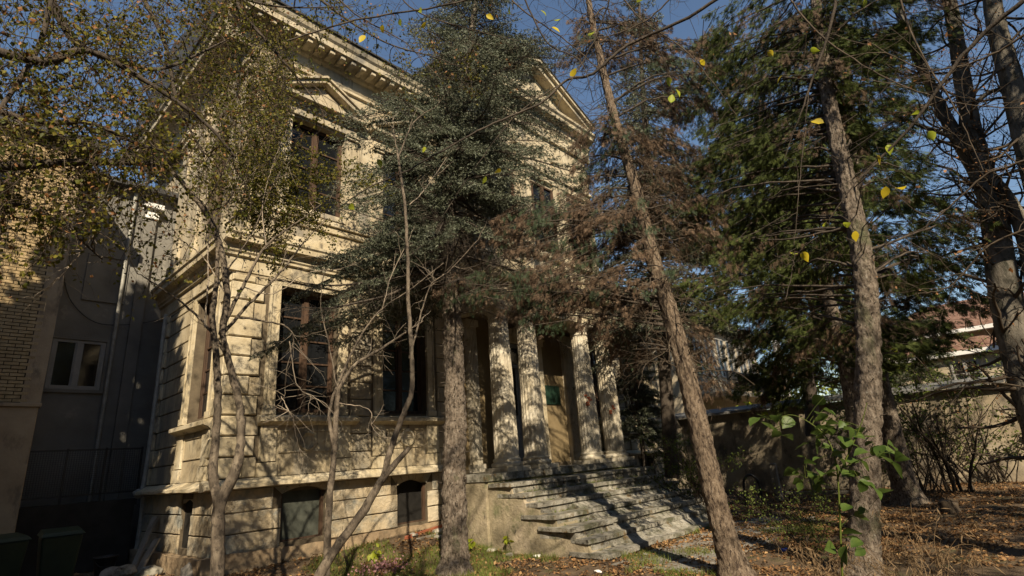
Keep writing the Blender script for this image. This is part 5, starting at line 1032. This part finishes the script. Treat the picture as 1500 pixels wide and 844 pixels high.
# a web of bare twigs from trees beside the viewpoint reaching over the top of the picture
ov = thing('overhanging_branch', 'web of fine bare twigs crossing the sky at the top of the picture', 'branch', at(980, -60, 6.0), 'branches overhanging from above'); tb = TB(); tips = []
for pts, D_ in (([(700, -60), (760, 10), (830, 60), (900, 120), (960, 150)], 6.2), ([(880, -60), (930, 20), (1010, 80), (1080, 170)], 6.4), ([(1020, -50), (960, 20), (900, 50), (820, 70)], 6.0), ([(1120, -60), (1190, 40), (1290, 110), (1400, 150), (1510, 160)], 6.6), ([(1520, 40), (1430, 90), (1350, 100), (1270, 60)], 6.3), ([(1520, 230), (1440, 260), (1360, 330), (1300, 350)], 6.5),
                ([(560, -60), (600, 10), (680, 40), (760, 60)], 6.2), ([(1300, -60), (1340, 60), (1400, 160), (1440, 250)], 6.6), ([(450, -50), (520, 20), (590, 60), (650, 120)], 6.0), ([(1520, 330), (1450, 360), (1390, 420), (1340, 430)], 6.8)):
    P = smooth_path(px(pts, D_), 8, 0.004); tb.tube(P, np.linspace(0.012, 0.004, len(P)), 6)
    for j in range(3, len(P), 2): grow(tb, P[j], unit(rng.normal(0, 0.8, 3)+unit(P[-1]-P[0])*0.7), rng.uniform(0.35, 1.1), 0.0045, 2, 0.08, 0.13, -0.01, (1, 3), tips)
tb.build('twigs', m_twigdark, ov, smooth=False); leaves_on(tips, 0.05, 0.05, 0.035, m_orange, 'rusty_leaves', ov)
# leafy bough before the upper window
lb = thing('leafy_bough', 'small yellow green leafy bough in front of the upper villa window', 'bough', at(330, 330, 8.6)); tb = TB(); tips = []
for P, r in limbs(lb, [([(330, 330), (380, 290), (430, 262), (480, 262), (520, 250)], [0.02, 0.015, 0.01, 0.007, 0.004], 8.6), ([(380, 290), (400, 320), (450, 300)], [0.01, 0.007, 0.004], 8.6), ([(430, 262), (440, 320), (470, 330)], [0.01, 0.007, 0.004], 8.6), ([(350, 310), (370, 250), (400, 235), (440, 240)], [0.01, 0.007, 0.004], 8.8), ([(360, 300), (395, 345), (430, 350)], [0.01, 0.007, 0.004], 8.8)], m_bark_dark, 5, 0):
    for i in range(2, len(P)): grow(tb, P[i], unit(rng.normal(0, 1, 3)), rng.uniform(0.3, 0.7), 0.004, 1, 0.07, 0.2, 0, (2, 4), tips)
tb.build('twigs', m_twigdark, lb, smooth=False); leaves_on(tips, 3.6, 0.05, 0.038, m_birch, 'leaves', lb)
# ---- foreground broad-leaved sapling
bs = thing('broad_leaved_sapling', 'young sapling with large round green leaves in the right foreground', 'sapling', at(1234, 860, 5.4)); tb = TB(); D5 = 5.4
stems = [([(1236, 900), (1232, 800), (1229, 730), (1225, 680), (1213, 645), (1190, 622), (1160, 608), (1130, 615)], [0.009, 0.008, 0.007, 0.006, 0.005, 0.004, 0.003, 0.002]), ([(1227, 700), (1245, 660), (1262, 620), (1270, 590)], [0.007, 0.006, 0.004, 0.003]), ([(1225, 690), (1265, 672), (1310, 660)], [0.005, 0.004, 0.003]), ([(1232, 770), (1250, 755), (1270, 750)], [0.004, 0.003, 0.002]), ([(1225, 680), (1200, 700), (1180, 700)], [0.004, 0.003, 0.002])]
AP = []
for pts, rr in stems: P = smooth_path(px(pts, D5), 6); tb.tube(P, np.interp(np.linspace(0, 1, len(P)), np.linspace(0, 1, len(rr)), rr), 6); AP.append(P)
AP = np.concatenate(AP)
lv = [(1127, 622), (1143, 632), (1118, 618), (1152, 622), (1160, 612), (1195, 612), (1187, 635), (1183, 650), (1200, 640), (1212, 628), (1170, 692), (1186, 700), (1197, 688), (1208, 706), (1222, 694), (1191, 716), (1238, 676), (1248, 692), (1258, 655), (1235, 640), (1216, 655), (1250, 630), (1268, 640), (1272, 662), (1290, 668), (1300, 650), (1305, 678), (1262, 700), (1275, 712), (1228, 620), (1206, 600), (1262, 792), (1240, 800), (1155, 790), (1140, 796), (1180, 670), (1245, 740), (1268, 745), (1252, 756)]
for a, b in lv+[(a_+rng.integers(-22, 22), b_+rng.integers(-18, 18)) for a_, b_ in lv[:33]+lv[10:33]]:
    if a < 1165 and b > 780: continue
    p = at(a, b, D5+rng.uniform(-0.2, 0.2)); q = AP[np.argmin(((AP-p)**2).sum(1))]; tb.tube(smooth_path([q, (q+p)/2+[0, 0, .01], p], 3), 0.002, 3); single_leaf(p, rng.uniform(0.075, 0.145), m_green, bs, rng.normal(0, 1, 3)*[1, 1, 0.4]+[0, 0, -0.3])
tb.build('stem', m_shrub, bs)
# weed below the villa and beside the podium
def weed(name, label, a, b, D, n, size, m, h=0.5, cat='weed'):
    p0 = at(a, b, D); p0[2] = ground_z(p0[0], p0[1]); t = thing(name, label, cat, p0); tb = TB()
    for i in range(max(3, n//4)):
        q = p0+np.array([rng.normal(0, .12), rng.normal(0, .12), h*rng.uniform(.5, 1)]); P = smooth_path([p0, (p0+q)/2+rng.normal(0, .03, 3), q], 4); tb.tube(P, [0.004]*len(P), 4)
        for j in range(4): single_leaf(P[rng.integers(len(P)//2, len(P))]+rng.normal(0, .02, 3), size*rng.uniform(.7, 1.2), m, t)
    tb.build('stem', m_shrub, t); return t
weed('weed', 'bright green weed among rubbish below the second basement window', 545, 800, 12.4, 16, 0.13, m_yellowg, 0.35)
weed('weed', 'single thin weed growing against the stair cheek wall', 752, 785, 13.6, 8, 0.13, m_yellowg, 0.55)
weed('weed', 'tall yellowish weed in the shadow of the podium by the spruce', 686, 790, 13.2, 12, 0.12, m_yellowg, 0.45)
# wilted bouquet heap
hp0 = at(560, 812, 11.9); hp0[2] = ground_z(hp0[0], hp0[1]); fl = thing('wilted_bouquet', 'heap of wilted pink flowers by the villa wall', 'flowers', hp0)
n = 500; Pp = hp0+np.abs(rng.normal(0, 1, (n, 3)))*[0.0, 0.0, 0.10]+rng.normal(0, 0.18, (n, 3))*[1.3, 1, 0.0]; V, F = leaf_mesh(Pp, rand_dirs(n, (0, 0, .3)), 0.05, 0.035); mk('petals', V, F, m_pink, fl, kind='stuff')
n = 250; Pp = hp0+np.abs(rng.normal(0, 1, (n, 3)))*[0.0, 0.0, 0.08]+rng.normal(0, 0.18, (n, 3))*[1.3, 1, 0.0]; V, F = leaf_mesh(Pp, rand_dirs(n, (0, 0, .3)), 0.08, 0.03); mk('leaves', V, F, m_litter, fl)
# litter items
def litter(name, label, a, b, size, m, cat, flat=0.35):
    v = ray(a, b); tt = (-0.32-CAM[2])/v[2]; p = CAM+v*tt; 
    for _ in range(3): z_ = ground_z(p[0], p[1]); p = CAM+v*((z_-CAM[2])/v[2])
    o = stone(p[0], p[1], size, label, m, (1.2, 0.8, flat), name, cat); return o
def on_ground(a, b):
    v = ray(a, b); p = CAM+v*((-0.3-CAM[2])/v[2])
    for _ in range(4): p = CAM+v*((ground_z(p[0], p[1])-CAM[2])/v[2])
    return p
litter('crumpled_paper', 'crumpled white paper on the grass at the bottom centre', 876, 838, 0.08, m_white, 'litter'); litter('crumpled_wrapper', 'pale crumpled wrapper on the paving edge below the stair wall', 787, 815, 0.11, m_white, 'litter', 0.25)
def bottle(a, b, m, label, L=0.22, r=0.035):
    p = on_ground(a, b)+[0, 0, r]; t = thing('bottle', label, 'bottle', p); d_ = unit([1, 0.4, 0.05]); tb = TB(); tb.tube([p, p+d_*0.01, p+d_*L*0.65, p+d_*L*0.85, p+d_*L], [0.004, r, r, r*0.4, r*0.38], 12); tb.build('body', m, t); tb = TB(); tb.tube([p+d_*L, p+d_*(L+0.015)], [r*0.45, r*0.45], 10); tb.build('cap', m_blue, t)
bottle(570, 828, m_lime, 'lime green plastic bottle lying by the wilted flowers', 0.28, 0.05); bottle(612, 793, m_bottle, 'clear plastic bottle lying in the rubble by the wall')
pcan = on_ground(1145, 809)+[0, 0, 0.035]; ct = thing('drink_can', 'crushed blue drink can lying on the leaves beside the path', 'can', pcan); tb = TB(); d_ = unit([0.8, -0.6, 0]); tb.tube([pcan, pcan+d_*0.01, pcan+d_*0.06, pcan+d_*0.12], [0.028, 0.033, 0.027, 0.033], 14); tb.build('body', m_blue, ct); tb = TB(); tb.tube([pcan+d_*0.12, pcan+d_*0.125], [0.033, 0.002], 14); tb.build('lid', m_white, ct)
litter('white_cap', 'small white ball shaped scrap on the grass below the flowers', 582, 834, 0.045, m_white, 'litter', 0.9)
# hoop, post, low rail, stump, stake
hp_ = on_ground(1106, 738); tb = TB(); Q = [hp_+unit([0.5, -0.86, 0])*a_+[0, 0, z_] for a_, z_ in ((-0.26, -0.1), (-0.26, 0.5), (-0.22, 0.75), (-0.1, 0.9), (0, 0.93), (0.1, 0.9), (0.22, 0.75), (0.26, 0.5), (0.26, -0.1))]
tb.tube(smooth_path(Q, 4), 0.04, 10); tag(tb.build('hoop_rack', m_iron), 'black metal hoop standing in the ground near the garden wall', 'bike rack')
pp = on_ground(1143, 735); ft_ = thing('low_fence', 'weathered grey post with a low rail beside the sapling', 'fence', pp)
s = MB(); s.box(pp[0]-0.1, pp[0]+0.1, pp[1]-0.1, pp[1]+0.1, pp[2]-0.1, pp[2]+1.25); rough(s.build('post', m_woodgrey, ft_), 0.2, 0.01)
s = MB(); s.box(pp[0]+1.0, pp[0]+1.12, pp[1]-0.9, pp[1]-0.78, pp[2]-0.1, pp[2]+1.1); s.build('post', m_woodgrey, ft_); s = MB(); s.box(pp[0]+0.8, pp[0]+0.92, pp[1]-2.0, pp[1]+0.2, pp[2]+0.15, pp[2]+0.25); s.build('rail', m_woodgrey, ft_)
ps = on_ground(1393, 752); V, F = lathe(ps[0], ps[1], [(0.28, ps[2]-0.1, 0), (0.21, ps[2]+0.10, 0.0), (0.19, ps[2]+0.24, 0), (0.16, ps[2]+0.28, 0), (0.001, ps[2]+0.25, 0)], 20); V = [tuple(Vector(v)+noise.noise_vector(Vector(v)*5)*0.07) for v in V]
tag(mk('tree_stump', V, F, m_twigdark, smooth=True), 'dark low tree stump on the leaves before the garden wall', 'stump')
ps = on_ground(1412, 770); tb = TB(); tb.tube([ps-[0, 0, .1], ps+[0, 0.05, 0.25], ps+[0.03, 0.1, 0.5]], [0.018, 0.015, 0.012], 6); tag(tb.build('stake', m_twigdark), 'thin dark stake stuck in the leaves right of the stump', 'stake')
# bush by the wall
def shrub(name, label, a, b, D, n, h, spread_, leafm, per, ls=0.07, m=m_twigdark, r0=0.02, cat='shrub'):
    p = at(a, b, D); p[2] = ground_z(p[0], p[1]); t = thing(name, label, cat, p); tb = TB(); tips = []
    for i in range(n): q = p+np.array([rng.normal(0, .15), rng.normal(0, .25), 0]); grow(tb, q, unit([rng.normal(0, spread_), rng.normal(0, spread_), 1]), h*rng.uniform(.6, 1), r0, 2, 0.2, 0.12, 0.02, (3, 5), tips, 0.5, 0.6)
    tb.build('stems', m, t, smooth=False)
    if per: leaves_on(tips, per, ls, ls*0.6, leafm, 'leaves', t, spread=0.06)
    return t
shrub('wall_shrub', 'leggy dark shrub with many stems against the garden wall', 1375, 712, 21.5, 16, 3.0, 0.35, m_litter, 0.12)
shrub('wall_shrub', 'upright dark shrub nearer the right edge at the garden wall', 1416, 712, 22, 7, 3.6, 0.15, m_shrub, 0.25, r0=0.05)
shrub('leafy_shrub', 'sunlit yellow green shrub behind the balcony house corner', 1185, 560, 30, 18, 6.2, 0.45, m_yellowg, 2.6, 0.2)
shrub('leafy_shrub', 'leafy green tree top before the red tiled house', 1420, 560, 25, 12, 5.0, 0.45, m_shrub, 2.2, 0.12)
shrub('leafy_shrub', 'bushy green shrub behind the wall left of the tiled house', 1350, 600, 24.0, 16, 5.2, 0.5, m_shrub, 2.4, 0.12)
shrub('ivy_shrub', 'dark leafy shrub in the corner right of the stairs', 1030, 720, 17.5, 14, 2.4, 0.3, m_shrub, 2.0, 0.08)
shrub('pale_leaved_shrub', 'small shrub with tiny pale leaves behind the broad leaved sapling', 1165, 690, 12, 8, 1.4, 0.4, m_shrub, 3.0, 0.045, r0=0.008)
# dry weeds
def dry(label, a, b, D, n, h, spread_=0.25):
    p = at(a, b, D); p[2] = ground_z(p[0], p[1]); t = thing('dry_weeds', label, 'weeds', p); tb = TB(); tips = []
    for i in range(n):
        q = p+np.array([rng.normal(0, spread_), rng.normal(0, spread_), 0]); grow(tb, q, unit([rng.normal(0, .25), rng.normal(0, .25), 1]), h*rng.uniform(.5, 1.1), 0.006, 1, 0.1, 0.12, 0, (1, 3), tips, 0.35, 0.6, droop=0.3)
    tb.build('stalks', m_dry, t, smooth=False); leaves_on(tips, 2.4, 0.13, 0.014, m_dry, 'dry_leaves', t, bias=(0, 0, -1.0), spread=0.02)
dry('tall dry straw coloured weeds right of the old conifer', 1318, 800, 8.8, 24, 1.05, 0.22)
dry('low brown dry weeds left of the old conifer trunk', 1200, 800, 9.0, 18, 0.7, 0.25)
dry('dead stalks in the bottom right corner', 1420, 850, 7.5, 14, 0.6, 0.5)
# bare twiggy shrublet at the villa wall
shrub('bare_shrublet', 'small bare twiggy shrub against the plinth between basement windows', 505, 790, 12.2, 5, 0.8, 0.4, None, 0, r0=0.008)
print('plants', _t.time()-_t0)
# ---- trees behind and left of the camera that shade the yard
def shade_tree(label, x, y, h, R_, nb, per, ls, mleaf, zlo=0.5):
    t = thing('yard_tree', label, 'tree', (x, y, -0.36), 'yard trees behind the viewpoint'); tb = TB(); tips = []
    P = smooth_path([(x, y, -0.5), (x+rng.normal(0, .2), y, h*0.3), (x+rng.normal(0, .3), y+rng.normal(0, .3), h*0.65), (x, y, h*0.95)], 8); rr = np.linspace(0.28, 0.05, len(P)); q = TB(); q.tube(P, rr, 12, 0.1); q.build('trunk', m_bark_dark, t)
    for i in range(nb):
        z = h*rng.uniform(zlo*0.8, 0.95); j = int(np.argmin(abs(P[:, 2]-z))); a = rng.uniform(0, 6.28); grow(tb, P[j], unit([math.cos(a), math.sin(a), rng.uniform(0.1, 0.7)]), R_*rng.uniform(0.6, 1.1), 0.05, 3, 0.35, 0.12, 0.02, (3, 4), tips, 0.5, 0.7)
    tb.build('branches', m_bark_dark, t, smooth=False)
    if per: leaves_on(tips, per, ls, ls*0.7, mleaf, 'crown', t, spread=0.15)
SHADE = [(-6.5, -15.5, 13, 4.6, 18, 0.7, 'half bare yard tree behind the viewpoint whose boughs reach over the camera'), (-12.5, -9.5, 12, 3.8, 24, 3.0, 'leafy yard tree farthest left of the viewpoint'), (3.0, -18.8, 13, 4.2, 24, 2.2, 'yard tree right behind the viewpoint'),
         (7.4, -18.8, 13.5, 4.2, 26, 3.4, 'dense yard tree opposite the stairs'), (11.0, -18.6, 15, 3.4, 28, 3.8, 'tallest dense yard tree opposite the garden wall'), (21.5, -22.0, 13, 3.6, 22, 2.6, 'yard tree farthest right by the garden wall')]
for a in SHADE: shade_tree(a[6], a[0], a[1], a[2], a[3], a[4], a[5], 0.13, m_birch)
yt, P, r = trunk('alley_shade_conifer', 'unseen conifer added left of the frame to shade the alley', 'tree', [(-6.2, -2.8, -0.4), (-6.2, -2.8, 4), (-6.15, -2.9, 9), (-6.15, -2.8, 14)], [0.2, 0.17, 0.12, 0.04], m_bark_dark, 10, 0.1)  # out of view, added to darken the alley
n = 6500; z = rng.uniform(1.5, 14.5, n); a = rng.uniform(0, 6.283, n); q = np.sqrt(rng.uniform(0.1, 1, n))*1.75*np.interp(z, [1.5, 3, 10, 14.5], [0.7, 1, 0.9, 0.3])
sprays(np.stack([-6.2+q*np.cos(a), -2.85+q*np.sin(a), z], 1), np.stack([np.cos(a), np.sin(a), -0.5+0*a], 1)+rng.normal(0, .4, (n, 3)), 0.42, m_thuja, 'crown', yt, nbl=7, width=0.3)
def belt(label, n, f):          # unseen belts of tall trees, added to cut the sky light
    p = f(n); V, F = leaf_mesh(p, rand_dirs(n, (0, 0, -.4)), rng.uniform(0.7, 1.5, n), rng.uniform(0.5, 1.0, n)); o = mk('sky_blocking_trees', V, F, m_thuja, kind='stuff'); tag(o, label, 'trees')
belt('unseen belt of tall trees added behind the viewpoint to block sky light', 15000, lambda n: np.stack([rng.uniform(-32, 42, n), -35+rng.normal(0, 1.2, n), rng.uniform(-0.3, 1, n)*17.5], 1)*[1, 1, 1]+np.array([0, 0, 0]))
belt('unseen belt of tall trees added on the left to block sky light', 9000, lambda n: np.stack([-19+rng.normal(0, 1.0, n), rng.uniform(-34, 16, n), rng.uniform(-0.3, 1, n)*15], 1))
print('shade', _t.time()-_t0)
# ================================================================== LITTER OF LEAVES AND GRASS
def grassy(x, y): return noise.noise(Vector((x*0.55, y*0.55, 9)))+0.5*noise.noise(Vector((x*1.7, y*1.7, 2))) > (-0.12 if (x < 6.2 and y < -0.5 and y > -6.0) else 0.34)
def scatter(n, poly, fn=None):
    (x0, x1, y0, y1) = poly; x = rng.uniform(x0, x1, n); y = rng.uniform(y0, y1, n)
    ok = ~((y > -0.1) & (x > -0.05)) & ~((x > 5.5) & (x < 12.7) & (y > -4.9))
    if fn is not None: ok &= np.array([fn(a, b) for a, b in zip(x, y)])
    x, y = x[ok], y[ok]; z = np.array([ground_z(a, b) for a, b in zip(x, y)]); return np.stack([x, y, z], 1)
P = np.concatenate([scatter(42000, (-3, 13, -9.5, 0)), scatter(40000, (7, 21, -14, -3)), scatter(3000, (13, 21, -6, 0)), scatter(1800, (-3.2, 0, -1, 4))])
P = P[np.array([(not grassy(a, b)) or rng.uniform() < 0.8 for a, b, _z in P])]; P = P[np.array([0.62+1.5*noise.noise(Vector((a*1.3, b*1.3, 5)))+0.8*noise.noise(Vector((a*4, b*4, 1))) > rng.uniform() for a, b, _z in P])]; n = len(P); P[:, 2] += rng.uniform(0.0, 0.035, n); Dd = rand_dirs(n); Dd[:, 2] *= 0.35
V, F = leaf_mesh(P, Dd, rng.uniform(0.04, 0.10, n), rng.uniform(0.03, 0.07, n), 0.3, np.tile([0, 0, 1.0], (n, 1))+rng.normal(0, 0.35, (n, 3)))
o = mk('fallen_leaf_litter', V, F, m_litter, kind='stuff'); tag(o, 'brown and ochre fallen leaves covering the yard', 'leaves')
P = scatter(62000, (0.8, 12, -8.0, -0.3), grassy); n = len(P); nb_ = n
Dd = rand_dirs(n, (0, 0, 1.6)); L_ = rng.uniform(0.06, 0.17, n)[:, None]; X = rand_dirs(n); X[:, 2] = 0; X *= 0.008
V = np.stack([P-X, P+X, P+Dd*L_], 1).reshape(-1, 3); o = mk('grass', V, np.arange(3*n).reshape(-1, 3), m_grass, kind='stuff'); tag(o, 'patches of short green grass between the fallen leaves', 'grass')
# moss and tufts along the step treads
P = []
for k in range(1, 8):
    z = 1.38-0.232*k
    for _ in range(60 if k in (1, 2, 3, 4) else 30): P.append((rng.uniform(LX[k]+0.4, RX[k]-0.3), YK[k-1]-0.01 if k > 1 else -1.72, z))
P = np.array(P); P[:, 0] += rng.normal(0, 0.1, len(P)); P = np.repeat(P, 6, 0)+rng.normal(0, .03, (len(P)*6, 3))*[1.5, .5, 0]; n = len(P); Dd = rand_dirs(n, (0, -0.5, 1.2)); L_ = rng.uniform(0.03, 0.09, n)[:, None]; X = rand_dirs(n)*0.008
o = mk('step_moss', np.stack([P-X, P+X, P+Dd*L_], 1).reshape(-1, 3), np.arange(3*n).reshape(-1, 3), m_grass, kind='stuff'); tag(o, 'moss and tufts growing in the joints of the stairs', 'moss')
tri = sum(len(o.data.polygons) for o in bpy.data.objects if o.type == 'MESH'); print('done', tri, 'objects', len(bpy.data.objects), 'time', _t.time()-_t0)
